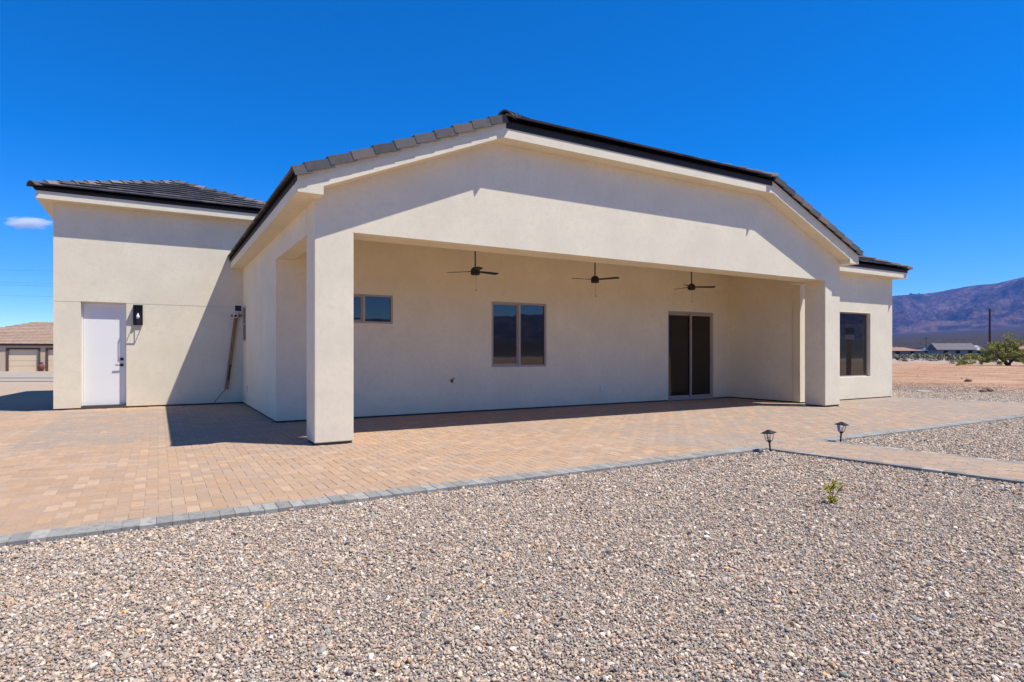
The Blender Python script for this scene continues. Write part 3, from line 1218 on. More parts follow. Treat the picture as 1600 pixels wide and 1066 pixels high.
hip_caps(g_roof, (ax, ay, az + .02), (ax, 27, az + .02))

# wing roof: hipped, running into the main slope
wx1, wy, wz = XW + WE + .045, YR - WE - .045, 3.73
WL = 5.0
m = MB()
vs = [(wx1, wy, wz), (14.72, wy, wz), (14.72 - WL, wy + WL, wz + WL * PITCH), (wx1 - WL, wy + WL, wz + WL * PITCH), (wx1, wy + 2 * WL, wz), (wx1 - 2 * WL, wy + 2 * WL, wz)]
m.add(vs, [(1, 0, 3, 2), (0, 4, 3)])
m.add([(x, y, z - .03) for x, y, z in vs], [(1, 0, 3, 2), (0, 4, 3)])
w_roof = m.build('wing_roof', 'deck', house, fix=False)
roof_plane(w_roof, basis((14.72, wy, wz), (1, 0, 0), (0, cosP, sinP)), [(0, 0), (wx1 - 14.72, 0), (wx1 - 14.72 - 2.5, 2.5 / cosP), (-2.5, 2.5 / cosP)], True)
roof_plane(w_roof, basis((wx1, wy, wz), (0, 1, 0), (-cosP, 0, sinP)), [(0, 0), (2 * WL, 0), (WL, WL / cosP)], False)
hip_caps(w_roof, (wx1 + .03, wy - .03, wz + .005), (wx1 - WL, wy + WL, wz + WL * PITCH + .02))


# ---- windows, doors
def window(x0, x1, z0, z1, y, halves=2, label=None, fw=.045, nm='window'):
    """frame in a Y-facing opening, set back to y; panes are sub-parts"""
    m = MB()
    e = .002
    m.box(x0 + e, x1 - e, y, y + .07, z1 - fw, z1 - e).box(x0 + e, x1 - e, y, y + .07, z0 + e, z0 + fw)
    m.box(x0 + e, x0 + fw, y, y + .07, z0 + fw, z1 - fw).box(x1 - fw, x1 - e, y, y + .07, z0 + fw, z1 - fw)
    w = m.build(nm, 'vinyl', house)
    if label:
        w['label'] = label
    if halves == 2:
        xm = (x0 + x1) / 2
        MB().box(xm - .028, xm + .028, y - .006, y + .066, z0 + fw, z1 - fw).build('mullion', 'vinyl', w)
        MB().box(x0 + fw, xm - .028, y + .045, y + .055, z0 + fw, z1 - fw).build('pane', 'glass', w)
        MB().box(xm + .028, x1 - fw, y + .03, y + .04, z0 + fw, z1 - fw).build('pane', 'glass', w)
        sm = MB()      # sliding sash on the left half
        a, b, c, d = x0 + fw, xm - .028, z0 + fw, z1 - fw
        sm.box(a, b, y + .028, y + .044, c, c + .03).box(a, b, y + .028, y + .044, d - .022, d).box(a, a + .022, y + .028, y + .044, c + .03, d - .022).box(b - .03, b, y + .028, y + .044, c + .03, d - .022)
        sm.build('sash', 'vinyl', w)
    else:
        MB().box(x0 + fw, x1 - fw, y + .03, y + .04, z0 + fw, z1 - fw).build('pane', 'glass', w)
    return w


window(*W1, YW + .012, label='small high two-pane sliding window half hidden by the pillar', fw=.038)
window(*W2, YW + .012, label='large two-pane sliding window in the middle of the porch wall')
window(*WW, YR + .075, halves=1, label='tall fixed picture window in the wing wall', fw=.03)
# narrow window in the shaded side wall
m = MB()
y0, y1, z0, z1 = 16.24, 16.72, 1.59, 2.467
m.box(XL - .012, XL + .06, y0 + .002, y1 - .002, z0 + .002, z0 + .05).box(XL - .012, XL + .06, y0 + .002, y1 - .002, z1 - .05, z1 - .002).box(XL - .012, XL + .06, y0 + .002, y0 + .05, z0 + .05, z1 - .05).box(XL - .012, XL + .06, y1 - .05, y1 - .002, z0 + .05, z1 - .05)
m.box(XL - .012, XL + .06, y0 + .05, y1 - .05, 2.0, 2.045)
w = m.build('window', 'vinyl', house)
w['label'] = 'narrow window on the shaded side wall by the corner'
MB().box(XL + .02, XL + .03, y0 + .05, y1 - .05, z0 + .05, 2.0).build('pane', 'glass', w)
MB().box(XL + .02, XL + .03, y0 + .05, y1 - .05, 2.045, z1 - .05).build('pane', 'glass', w)
# sliding glass door
x0, x1, z0, z1 = SL
y = YW + .02
m = MB()
m.box(x0 + .002, x1 - .002, y, y + .09, z1 - .05, z1 - .002).box(x0 + .002, x0 + .05, y, y + .09, .06, z1 - .05).box(x1 - .05, x1 - .002, y, y + .09, .06, z1 - .05)
m.box(x0 + .002, x1 - .002, y - .015, y + .09, .012, .06)
sd = m.build('sliding_door', 'vinyl', house)
sd['label'] = 'dark glass sliding patio door with tan frame'
xm = (x0 + x1) / 2 + .03
for a, b, yy, nm in ((x0 + .05, xm + .03, y + .05, 'fixed_leaf'), (xm - .03, x1 - .05, y + .008, 'sliding_leaf')):
    m = MB()
    m.box(a, b, yy, yy + .035, z1 - .105, z1 - .052).box(a, b, yy, yy + .035, .062, .135).box(a, a + .05, yy, yy + .035, .135, z1 - .105).box(b - .05, b, yy, yy + .035, .135, z1 - .105)
    m.build(nm, 'vinyl', sd)
    MB().box(a + .05, b - .05, yy + .012, yy + .022, .135, z1 - .105).build('pane', 'door_glass', sd)
m = MB().box(x1 - .085, x1 - .070, y - .02, y + .006, 1.0, 1.22)
m.build('handle', 'vinyl', sd)
# garage side door: white slab in a deep reveal
RV = .14
dr = MB().box(DX0 + .035, DX1 - .03, YG + RV, YG + RV + .045, .075, DZ - .03).build('door', 'white_door', house, bevel=.003)
dr['label'] = 'plain white slab door in the garage wall'
m = MB()
m.box(DX0 + .002, DX0 + .032, YG + RV - .012, YG + .199, .05, DZ - .002).box(DX1 - .027, DX1 - .002, YG + RV - .012, YG + .199, .05, DZ - .002).box(DX0 + .032, DX1 - .027, YG + RV - .012, YG + .199, DZ - .027, DZ - .002)
m.build('door_frame', 'white_door', dr)
MB().box(DX0 + .002, DX1 - .002, YG + .01, YG + .199, -.05, .072).build('threshold', 'foundation', dr)
hx = DX1 - .095
MB().box(hx - .032, hx + .032, YG + RV - .014, YG + RV, 1.115, 1.18).tube((hx, YG + RV - .012, 1.147), (hx, YG + RV - .03, 1.147), .018).build('deadbolt', 'black_metal', dr, bevel=.002)
m = MB().box(hx - .032, hx + .032, YG + RV - .014, YG + RV, .975, 1.04).tube((hx, YG + RV - .012, 1.007), (hx, YG + RV - .055, 1.007), .012)
m.box(hx - .135, hx + .012, YG + RV - .066, YG + RV - .050, .997, 1.017)
m.build('handle', 'black_metal', dr)

# ------------------------------------------------------------------ fittings on the house
# wall lantern beside the garage door
lx, lz0, lz1, ld = -.405, 1.955, 2.425, .17
lan = thing('wall_lantern', 'black box lantern with bare white bulb beside the white garage door', 'wall lantern', (lx, YG, lz0))
y0 = YG - ld
m = MB()
b = .014
hw = .098
for xx in (lx - hw, lx + hw - b):
    for yy in (y0, YG - .03 - b):
        m.box(xx, xx + b, yy, yy + b, lz0 + b, lz1 - b)
m.box(lx - hw, lx + hw, y0, y0 + b, lz0, lz0 + b).box(lx - hw, lx + hw, YG - .03 - b, YG - .03, lz0, lz0 + b)
m.box(lx - hw, lx - hw + b, y0 + b, YG - .03 - b, lz0, lz0 + b).box(lx + hw - b, lx + hw, y0 + b, YG - .03 - b, lz0, lz0 + b)
m.build('cage', 'black_metal', lan)
MB().box(lx - hw, lx + hw, y0, YG - .03, lz1 - b, lz1 + .004).build('cap', 'black_metal', lan)
MB().box(lx - .095, lx + .095, YG - .029, YG - .001, lz0 + .01, lz1 - .01).build('back_plate', 'black_metal', lan)
MB().lathe([(.008, .0), (.012, .01), (.020, .03), (.033, .055), (.038, .08), (.034, .105), (.020, .122), (.004, .128)][::-1] if False else [(.004, 0), (.020, .006), (.034, .023), (.038, .048), (.033, .073), (.020, .10), (.014, .125), (.013, .14)], (lx, YG - .1, lz0 + .15), 16).build('bulb', 'bulb', lan, smooth=True)
MB().tube((lx, YG - .1, lz0 + .285), (lx, YG - .1, lz1 - .012), .016).build('socket', 'black_metal', lan)

# solar camera on a timber stake, leaning in the corner
st = thing('camera_stake', 'brown timber stake with small solar panel and white camera leaning in wall corner', 'camera post', (1.55, YG - .12, 0))
p0, p1 = Vector((1.505, YG - .07, .375)), Vector((1.735, YG - .05, 2.30))
d = (p1 - p0)
m = MB().obox((p0 + p1) / 2, d, d.length / 2, (1, 0, -.12), .042, (0, 1, 0), .02)
m.build('stake', 'wood_post', st, bevel=.003)
MB().obox((1.565, YG - .098, .80), d, .20, (1, 0, -.12), .016, (0, 1, 0), .006).build('bracket', 'black_metal', st)
MB().obox((1.735, YG - .10, 2.245), (1, 0, .04), .135, (0, 1, 0), .02, (0, 0, 1), .028).build('crossbar', 'wood_post', st, bevel=.003)
sp = MB().obox((1.765, YG - .16, 2.43), (1, .12, 0), .088, (0, .25, 1), .088, (0, 1, -.25), .008).build('solar_panel', 'white_plastic', st, bevel=.002)
MB().obox((1.7635, YG - .170, 2.4275), (1, .12, 0), .074, (0, .25, 1), .074, (0, 1, -.25), .002).build('solar_cell', 'solar_cell', sp)
MB().tube((1.765, YG - .15, 2.35), (1.745, YG - .1, 2.26), .012).build('panel_arm', 'white_plastic', st)
cb = MB().tube((1.705, YG - .20, 2.235), (1.715, YG - .08, 2.26), .058, .058, 18).build('camera_body', 'white_plastic', st, bevel=.008)
MB().tube((1.703, YG - .206, 2.233), (1.704, YG - .20, 2.2345), .035, .035, 16).build('lens', 'black_metal', cb)
pts = [Vector((1.50 - .055 * k + .012 * math.sin(k * 2), YG - .07 - .015 * k, .40 - .066 * k)) for k in range(6)]
MB().path(pts, .007).build('cable', 'rubber', st)

# hose bib, outlets
hb = thing('hose_bib', 'small brass hose tap low on the porch back wall', 'tap', (5.436, YW, .70))
MB().tube((5.436, YW, .70), (5.436, YW - .008, .70), .032, .032, 14).build('flange', 'brass', hb)
MB().tube((5.436, YW, .70), (5.436, YW - .075, .70), .012).tube((5.436, YW - .07, .705), (5.40, YW - .105, .655), .013).build('body', 'brass', hb)
MB().tube((5.436, YW - .06, .70), (5.455, YW - .07, .745), .006).lathe([(.026, 0), (.03, .005), (.026, .01)], (5.457, YW - .072, .745), 12).build('wheel', 'black_metal', hb)
for loc, lab, vert in (((9.526, YW, .43), 'white outlet cover low on the porch back wall', 0), ((XL, 15.95, .43), 'white outlet cover low on the shaded side wall', 1)):
    ob = thing('outlet_box', lab, 'outlet', loc, 'weatherproof outlets')
    if not vert:
        MB().box(loc[0] - .04, loc[0] + .04, YW - .035, YW - .001, .36, .50).build('cover', 'white_plastic', ob, bevel=.006)
        MB().box(loc[0] - .025, loc[0] + .025, YW - .041, YW - .0352, .375, .39).build('latch', 'white_plastic', ob)
    else:
        MB().box(XL - .035, XL - .001, loc[1] - .04, loc[1] + .04, .36, .50).build('cover', 'white_plastic', ob, bevel=.006)
        MB().box(XL - .041, XL - .0352, loc[1] - .025, loc[1] + .025, .375, .39).build('latch', 'white_plastic', ob)

# ceiling fans
RIGHT = Vector((math.cos(R(YAW)), -math.sin(R(YAW)), 0))
FWD = Vector((math.sin(R(YAW)), math.cos(R(YAW)), 0))


def fan(x, y, z, angs, label):
    f = thing('ceiling_fan', label, 'ceiling fan', (x, y, 3.55), 'ceiling fans over the porch')
    MB().lathe([(.065, 3.549), (.062, 3.50), (.03, 3.475)], (x, y, 0), 18).build('canopy', 'fan_brown', f, smooth=False)
    MB().tube((x, y, 3.49), (x, y, z + .07), .0135).build('downrod', 'fan_brown', f)
    MB().lathe([(.02, .085), (.045, .08), (.075, .055), (.088, .02), (.088, -.045), (.080, -.062), (.05, -.068)], (x, y, z), 24).build('motor_housing', 'fan_brown', f, smooth=False)
    for a in angs:
        dr_ = (RIGHT * math.cos(R(a)) + FWD * math.sin(R(a))).normalized()
        sd_ = Vector((-dr_.y, dr_.x, 0))
        tilt = (sd_ * math.cos(R(11)) - Vector((0, 0, 1)) * math.sin(R(11)))
        nn = dr_.cross(tilt)
        m = MB()
        c0 = Vector((x, y, z + .005))
        w0, w1, r0, r1 = .042, .058, .10, .565
        out = [c0 + dr_ * r0 - tilt * w0, c0 + dr_ * (r1 - .03) - tilt * w1, c0 + dr_ * r1 - tilt * (w1 - .03), c0 + dr_ * r1 + tilt * (w1 - .03), c0 + dr_ * (r1 - .03) + tilt * w1, c0 + dr_ * r0 + tilt * w0]
        n = len(out)
        m.add([p + nn * .004 for p in out] + [p - nn * .004 for p in out], [tuple(range(n)), tuple(range(2 * n - 1, n - 1, -1))] + [(i, i + n, (i + 1) % n + n, (i + 1) % n) for i in range(n)])
        bl = m.build('blade', 'fan_brown', f)
        MB().obox(c0 + dr_ * .11, dr_, .055, tilt, .018, nn, .007).build('blade_iron', 'fan_brown', bl)
    MB().path([(x + .02, y, z - .06), (x + .02, y, z - .33)], .0022, 5).tube((x + .02, y, z - .33), (x + .02, y, z - .365), .006, .008, 8).build('pull_chain', 'fan_brown', f)
    return f


FY = 10.24
fan(5.20, FY, 2.84, (43, 163, 283), 'dark three-blade ceiling fan nearest the left porch pillar')
fan(8.07, FY, 2.86, (-36, 204, 84), 'dark three-blade ceiling fan in the middle of the porch')
fan(10.97, FY, 2.86, (0, 118, 240), 'dark three-blade ceiling fan above the sliding door end')


# ------------------------------------------------------------------ path lights and seedling
def path_light(x, y, h, lean, label):
    f = thing('path_light', label, 'path light', (x, y, GRAVEL_Z), 'solar path lights by the garden path')
    base = Vector((x, y, GRAVEL_Z))
    up = Vector((lean[0], lean[1], 1)).normalized()
    ux = (RIGHT * .8 + FWD * .6)
    ux = (ux - up * ux.dot(up)).normalized()
    uy = up.cross(ux)
    H = h - GRAVEL_Z

    def P(a, b, z):
        return base + ux * a + uy * b + up * z
    zc0, zc1 = H - .140, H - .044
    MB().tube(P(0, 0, -.03), P(0, 0, zc0 - .01), .0115, .0115, 12).build('stake', 'black_metal', f)
    m = MB().tube(P(0, 0, zc0 - .03), P(0, 0, zc0), .014, .036, 12)
    m.build('collar', 'black_metal', f)
    m = MB()
    for k in range(4):
        ca, sa = math.cos(k * math.pi / 2 + .785), math.sin(k * math.pi / 2 + .785)
        m.tube(P(.034 * ca, .034 * sa, zc0 - .004), P(.046 * ca, .046 * sa, zc0 + .016), .004, .004, 6)
        m.tube(P(.046 * ca, .046 * sa, zc0 + .016), P(.062 * ca, .062 * sa, zc1 + .004), .004, .004, 6)
    m.build('cage', 'black_metal', f)
    m = MB()
    c4 = [(-1, -1), (1, -1), (1, 1), (-1, 1)]
    m.add([P(.042 * a, .042 * b, zc1 - .004) for a, b in c4] + [P(.028 * a, .028 * b, zc0 + .006) for a, b in c4], [(i, i + 4, (i + 1) % 4 + 4, (i + 1) % 4) for i in range(4)])
    m.build('glass_shade', 'lamp_glass', f)
    m = MB()
    r0, r1, r2 = .071, .066, .018
    vs = [P(r0 * a, r0 * b, zc1) for a, b in c4] + [P(r0 * a, r0 * b, zc1 + .010) for a, b in c4] + [P(.04 * a, .04 * b, zc1 + .028) for a, b in c4] + [P(r2 * a, r2 * b, zc1 + .042) for a, b in c4]
    fs = [(3, 2, 1, 0), (12, 13, 14, 15)] + [(q * 4 + i, q * 4 + (i + 1) % 4, q * 4 + 4 + (i + 1) % 4, q * 4 + 4 + i) for q in range(3) for i in range(4)]
    m.add(vs, fs)
    cap = m.build('cap', 'black_metal', f)
    MB().obox(P(0, 0, zc1 + .0445), ux, .015, uy, .015, up, .002).build('solar_cell', 'solar_cell', cap)
    MB().tube(P(0, 0, zc0), P(0, 0, zc0 + .06), .008, .006, 8).build('bulb', 'bulb', f)
    return f


path_light(7.05, 5.20, .27, (-.07, .05), 'small black lantern path light nearer the viewer where path meets patio')
path_light(8.625, 5.19, .285, (.06, -.03), 'small black lantern path light on the far side of the garden path')


def leafy(name, mat, clumps, count, size, parent, seed, flat=.5):
    """many small leaf faces spread through clumps: (centre, radii)"""
    rg = np.random.default_rng(seed)
    m = MB()
    w = np.array([c[1][0] * c[1][1] * c[1][2] for c in clumps]) ** .8
    w /= w.sum()
    for k in rg.choice(len(clumps), count, p=w):
        c, rad = clumps[k]
        u = rg.normal(size=3)
        u /= np.linalg.norm(u)
        rr = rg.random() ** .45
        p = Vector(c) + Vector(u * np.array(rad) * rr)
        a = Vector(rg.normal(size=3)).normalized()
        b = a.orthogonal().normalized()
        b.rotate(Matrix.Rotation(rg.uniform(0, 6.28), 3, a))
        s = size * rg.uniform(.6, 1.4)
        a = a * s
        b = b * s * flat
        tt = float(rg.uniform(0, 1))
        m.add([p - a, p - b * .9, p + a, p + b], [(0, 1, 2, 3)], (tt, tt, tt))
    return m.build(name, mat, parent, fix=False)


pl_ = thing('seedling', 'small green creosote seedling with yellow flower growing in gravel', 'plant', (5.13, 3.16, GRAVEL_Z))
b0 = Vector((5.12, 3.16, GRAVEL_Z))
stems, tips = MB(), []
for k, (ax_, ay_, hh) in enumerate(((.035, .02, .19), (-.055, .01, .17), (.095, -.015, .17), (.0, .035, .15), (-.025, -.025, .07), (.01, -.02, .06), (.05, .03, .20))):
    w0 = RIGHT * ax_ + FWD * ay_
    mid = b0 + w0 * .35 + Vector((0, 0, hh * .55))
    tip = b0 + w0 + Vector((0, 0, hh))
    stems.path([b0, mid, tip], .0025, 5)
    tips += [tip, mid.lerp(tip, .5)] + ([mid] if hh < .1 else [])
stems.build('stem', 'bark', pl_)
leafy('foliage', 'leaf_seedling', [(t_, (.034, .034, .028)) for t_ in tips], 430, .0090, pl_, 5, .6)
fl = b0 + RIGHT * .088 + FWD * -.01 + Vector((0, 0, .178))
m = MB()
for k in range(5):
    a_ = k * 2 * math.pi / 5
    dd = Vector((math.cos(a_), math.sin(a_), .35)).normalized()
    sd2 = Vector((-math.sin(a_), math.cos(a_), 0))
    m.add([fl, fl + dd * .009 + sd2 * .006, fl + dd * .018, fl + dd * .009 - sd2 * .006], [(0, 1, 2, 3)])
m.build('flower', 'flower', pl_, fix=False)

# ------------------------------------------------------------------ reflected post standing off to the right of the wing window
cp = thing('camera_post', 'dark timber post with camera and solar panel, seen reflected in the wing window', 'camera post', (21.9, 6.62, GRAVEL_Z))
MB().obox((21.9, 6.62, .85), (.04, 0, 1), .92, (1, 0, 0), .06, (0, 1, 0), .06).build('post', 'wood_post', cp, bevel=.004)
MB().box(21.86, 22.06, 6.50, 6.74, 1.78, 1.93).build('camera_body', 'white_plastic', cp, bevel=.02)
MB().obox((21.90, 6.66, 2.10), (.6, 1, 0), .15, (.45, -.27, .85), .13, (1, -.6, -.72), .012).build('solar_panel', 'solar_cell', cp)


# ------------------------------------------------------------------ left: road and neighbour's house
def cam_point(px, d, z=0.0):
    """a spot on the plain: px sideways in the 1600-wide photo, d metres ahead"""
    return FWD * d + RIGHT * ((px - 800) / 943.1 * d) + Vector((0, 0, z))


def strip(name, d0, d1, r0, r1, mat, lift):
    nx = 24
    vs, fs = [], []
    for j, d in enumerate((d0, (d0 + d1) / 2, d1)):
        for i in range(nx + 1):
            p = FWD * d + RIGHT * (r0 + (r1 - r0) * i / nx)
            vs.append((p.x, p.y, float(ground_z(p.x, p.y)) + lift))
    for j in range(2):
        for i in range(nx):
            fs.append((j * (nx + 1) + i, j * (nx + 1) + i + 1, (j + 1) * (nx + 1) + i + 1, (j + 1) * (nx + 1) + i))
    return tag(MB().add(vs, fs).build(name, mat, None, fix=False), kind='structure')


strip('road', 37.5, 41.5, -90, -22, 'concrete', .03)
strip('driveway', 42.5, 57.3, -75, -30, 'concrete', .034)
NZ = -.51
nb = thing('neighbour_house', 'tan house with brown-trimmed garage doors and tiled hip roof across the road', 'house', cam_point(40, 57.5, NZ))
nb.rotation_euler.z = R(-YAW + 28)
ND = 57.5


def nrel(px):
    return (px - 40) / 943.1 * ND / 1.26


def nbuild(m, name, mat, parent=None):
    o = bpy.data.objects.new(name, m.mesh(name, mat))
    COL.objects.link(o)
    o.parent = parent or nb
    return o


D1, D2 = (nrel(13), nrel(60)), (nrel(75), nrel(122))
EV, DH = 2.45, 2.13
xs = [nrel(-150), D1[0], D1[1], D2[0], D2[1], nrel(200)]
nbuild(slab_wall(xs, [0, DH, EV], lambda u, v: v < DH and (D1[0] < u < D1[1] or D2[0] < u < D2[1]), lambda u, v, s: (u, s * .25, v)), 'wall', 'tan_stucco')
nbuild(MB().box(xs[0], xs[0] + .25, .25, 9, 0, EV).box(xs[-1] - .25, xs[-1], .25, 9, 0, EV), 'side_wall', 'tan_stucco')
for a, b in (D1, D2):
    g = nbuild(MB().box(a + .01, b - .01, .12, .16, .01, DH - .01), 'garage_door', 'cream_door')
    for k in range(4):
        nbuild(MB().box(a + .03, b - .03, .10, .119, .03 + k * .525, .52 + k * .525), 'panel', 'cream_door', g)
    nbuild(MB().box(a - .16, a + .012, -.04, .10, 0, DH + .14).box(b - .012, b + .16, -.04, .10, 0, DH + .14).box(a + .012, b - .012, -.04, .10, DH - .012, DH + .14), 'door_trim', 'brown_trim', g)
nbuild(MB().box(xs[0] - .55, xs[-1] + .55, -.20, -.02, EV, EV + .16), 'fascia', 'brown_trim')
# hip roof with raised courses
hx0, hx1, hy0, rz = nrel(-110) - 3, xs[-1] + .6, -.24, EV + .17
apx = -.1
m = MB()
run = 5.6
rise = 2.35
pk = (apx, hy0 + run, rz + rise)
vs = [(apx - 8.5, hy0, rz), (hx1, hy0, rz), (hx1, hy0 + run, rz + rise), pk, (apx - 8.5, hy0 + 2 * run, rz), (hx1, hy0 + 2 * run, rz)]
m.add(vs, [(0, 1, 2, 3), (0, 3, 4), (3, 2, 5, 4)])
nr = nbuild(m, 'roof', 'far_dark')
slope_l = math.hypot(run, rise)
M = basis((apx - 8.5, hy0, rz), (1, 0, 0), (0, run / slope_l, rise / slope_l))
hyp = math.hypot(8.5, run)
polyr = [(0, 0), (hx1 - apx + 8.5, 0), (hx1 - apx + 8.5, slope_l), (8.5, slope_l)]
courses = 15
for j in range(courses):
    t0, t1 = j * slope_l / courses, (j + 1) * slope_l / courses + .05
    cpoly = clip_to([(-.1, t0), (40, t0), (40, t1), (-.1, t1)], polyr)
    if len(cpoly) < 3:
        continue
    n = len(cpoly)
    lo = [M @ Vector((s, tt, .005 + .05 * (1 - (tt - t0) / (t1 - t0)))) for s, tt in cpoly]
    hi = [p + Vector((0, 0, .035)) for p in lo]
    q = random.uniform(.92, 1.08)
    mm = MB().add(lo + hi, [tuple(range(n - 1, -1, -1)), tuple(range(n, 2 * n))] + [(i, (i + 1) % n, (i + 1) % n + n, i + n) for i in range(n)], mul((.38, .26, .175), q))
    nbuild(mm, 'tile_course', 'tan_tile', nr)
ux = nrel(66.5)
urn = thing('urn', 'dark red clay urn standing between the neighbour garage doors', 'urn', Vector(nb.location) + Matrix.Rotation(R(28), 3, 'Z') @ (RIGHT * ux - FWD * .55))
o = MB().lathe([(.16, 0), (.24, .12), (.33, .35), (.36, .55), (.30, .78), (.17, .92), (.15, .98), (.22, 1.04), (.20, 1.06)], (0, 0, 0), 18).build('body', 'terracotta', None, smooth=True)
o.parent = urn
urn.scale = (.8, .8, .82)
o = MB().lathe([(.20, 1.03), (.225, 1.05), (.225, 1.075), (.19, 1.08)], (0, 0, 0), 18).build('rim', 'black_metal', None)
o.parent = urn

# ------------------------------------------------------------------ right: far houses, pole, palo verde, scrub


def far_house(px0, px1, d, eave, ridge, label, roofm, wallm, gable=False, yaw=0.0, depth=8.0):
    mid = (px0 + px1) / 2
    loc = cam_point(mid, d, 0)
    loc.z = float(ground_z(loc.x, loc.y))
    h = thing('distant_house', label, 'house', loc, 'houses at the foot of the desert slope', R(-YAW) + yaw)
    wd = (px1 - px0) / 943.1 * d / 2
    rel = lambda m, nm, mt: setattr(nbuild(m, nm, mt, h), 'parent', h)
    rel(MB().box(-wd + .5, wd - .5, 0, depth, 0, eave), 'wall', wallm)
    m = MB()
    if gable:
        vs = [(-wd, -.6, eave), (wd, -.6, eave), (wd, depth + .6, eave), (-wd, depth + .6, eave), (-wd, depth / 2, ridge), (wd, depth / 2, ridge)]
        m.add(vs, [(0, 1, 5, 4), (2, 3, 4, 5), (1, 2, 5), (3, 0, 4)])
        rel(MB().add([(wd - .4, 0, eave - .1), (wd - .4, depth, eave - .1), (wd - .4, depth / 2, ridge - .3), (wd - .6, 0, eave - .1), (wd - .6, depth, eave - .1), (wd - .6, depth / 2, ridge - .3)],
                     [(0, 1, 2), (3, 5, 4), (0, 3, 4, 1), (1, 4, 5, 2), (2, 5, 3, 0)]), 'gable', wallm)
    else:
        vs = [(-wd, -.6, eave), (wd, -.6, eave), (wd, depth + .6, eave), (-wd, depth + .6, eave), (-wd + depth * .55, depth / 2, ridge), (wd - depth * .55, depth / 2, ridge)]
        m.add(vs, [(0, 1, 5, 4), (2, 3, 4, 5), (1, 2, 5), (3, 0, 4)])
    m.add([(x, y, z - .12) for x, y, z in vs[:4]], [(3, 2, 1, 0)])
    rel(m, 'roof', roofm)
    for k in range(3):
        x = -wd + (k + .6) * 2 * wd / 3.4
        rel(MB().box(x, x + 1.5, -.06, -.01, .9, 2.1), 'window', 'far_dark')
    return h


far_house(1362, 1441, 215, 2.0, 3.3, 'low distant house with orange tiled roof beside the wing wall', 'far_orange_roof', 'far_wall_tan')
far_house(1440, 1466, 275, 2.3, 3.8, 'small distant house with blue-grey roof between the orange and grey roofs', 'far_blue_roof', 'far_wall_white')
far_house(1467, 1523, 225, 2.4, 4.9, 'distant house with long grey gabled roof left of the utility pole', 'far_grey_roof', 'far_wall_white', True, R(-14), 9)
far_house(1524, 1540, 300, 2.6, 5.0, 'tiny distant house with pale roof behind the utility pole', 'far_white_roof', 'far_wall_tan')
far_house(1580, 1640, 240, 2.6, 4.4, 'distant house with orange roof glimpsed behind the palo verde', 'far_orange_roof', 'far_wall_tan')

loc = cam_point(1546.5, 112)
loc.z = float(ground_z(loc.x, loc.y))
up_ = thing('utility_pole', 'dark wooden utility pole rising behind the green desert tree', 'utility pole', loc)
MB().tube(loc, loc + Vector((0, 0, 9.5)), .20, .15, 12).build('pole', 'pole_wood', up_)
tb = loc + Vector((0, 0, 8.9)) + RIGHT * .15
MB().path([tb, tb + RIGHT * .5 + Vector((0, 0, .12)), tb + RIGHT * .75 - Vector((0, 0, .1)), tb + RIGHT * .4 - Vector((0, 0, .7))], .025, 6).build('service_loop', 'wire', up_)
loc = cam_point(1447, 240)
loc.z = float(ground_z(loc.x, loc.y))
u2 = thing('utility_pole', 'thin far utility pole above the blue-grey roof', 'utility pole', loc)
MB().tube(loc, loc + Vector((0, 0, 7.5)), .14, .1, 8).build('pole', 'pole_wood', u2)
MB().obox(loc + Vector((0, 0, 7.0)), RIGHT, 1.0, FWD, .06, (0, 0, 1), .06).build('crossarm', 'pole_wood', u2)

# power lines crossing the sky on the left, far beyond the neighbour's house
for k, (ya, yb) in enumerate(((412, 416), (430, 437), (435, 440), (452, 456))):
    d = 170
    a = cam_point(-260, d, CAM_H + (551 - ya + 3) / 943.1 * d)
    b = cam_point(420, d, CAM_H + (551 - yb - 6) / 943.1 * d)
    pts = []
    for i in range(15):
        u = i / 14
        p = a.lerp(b, u)
        p.z -= 1.4 * 4 * u * (1 - u)
        pts.append(p)
    lab = ['topmost thin power line crossing the sky on the left', 'second thin power line from the top in the left sky', 'third thin power line from the top in the left sky', 'lowest thin power line crossing the sky on the left'][k]
    o = MB().path(pts, .016, 5).build('power_line', 'wire', None, base=tuple(a))
    tag(o, lab, 'power line', 'power lines in the left sky')


def shrub_clumps(c, rx, ry, rz, n, rg, k=.35):
    out = []
    for _ in range(n):
        u = rg.normal(size=3)
        u /= np.linalg.norm(u)
        p = np.array(u) * rg.random() ** .4
        s = k * rg.uniform(.6, 1.3)
        out.append((Vector((c[0] + p[0] * rx, c[1] + p[1] * ry, c[2] + max(p[2], -.75) * rz)), (rx * s, ry * s, rz * s)))
    return out


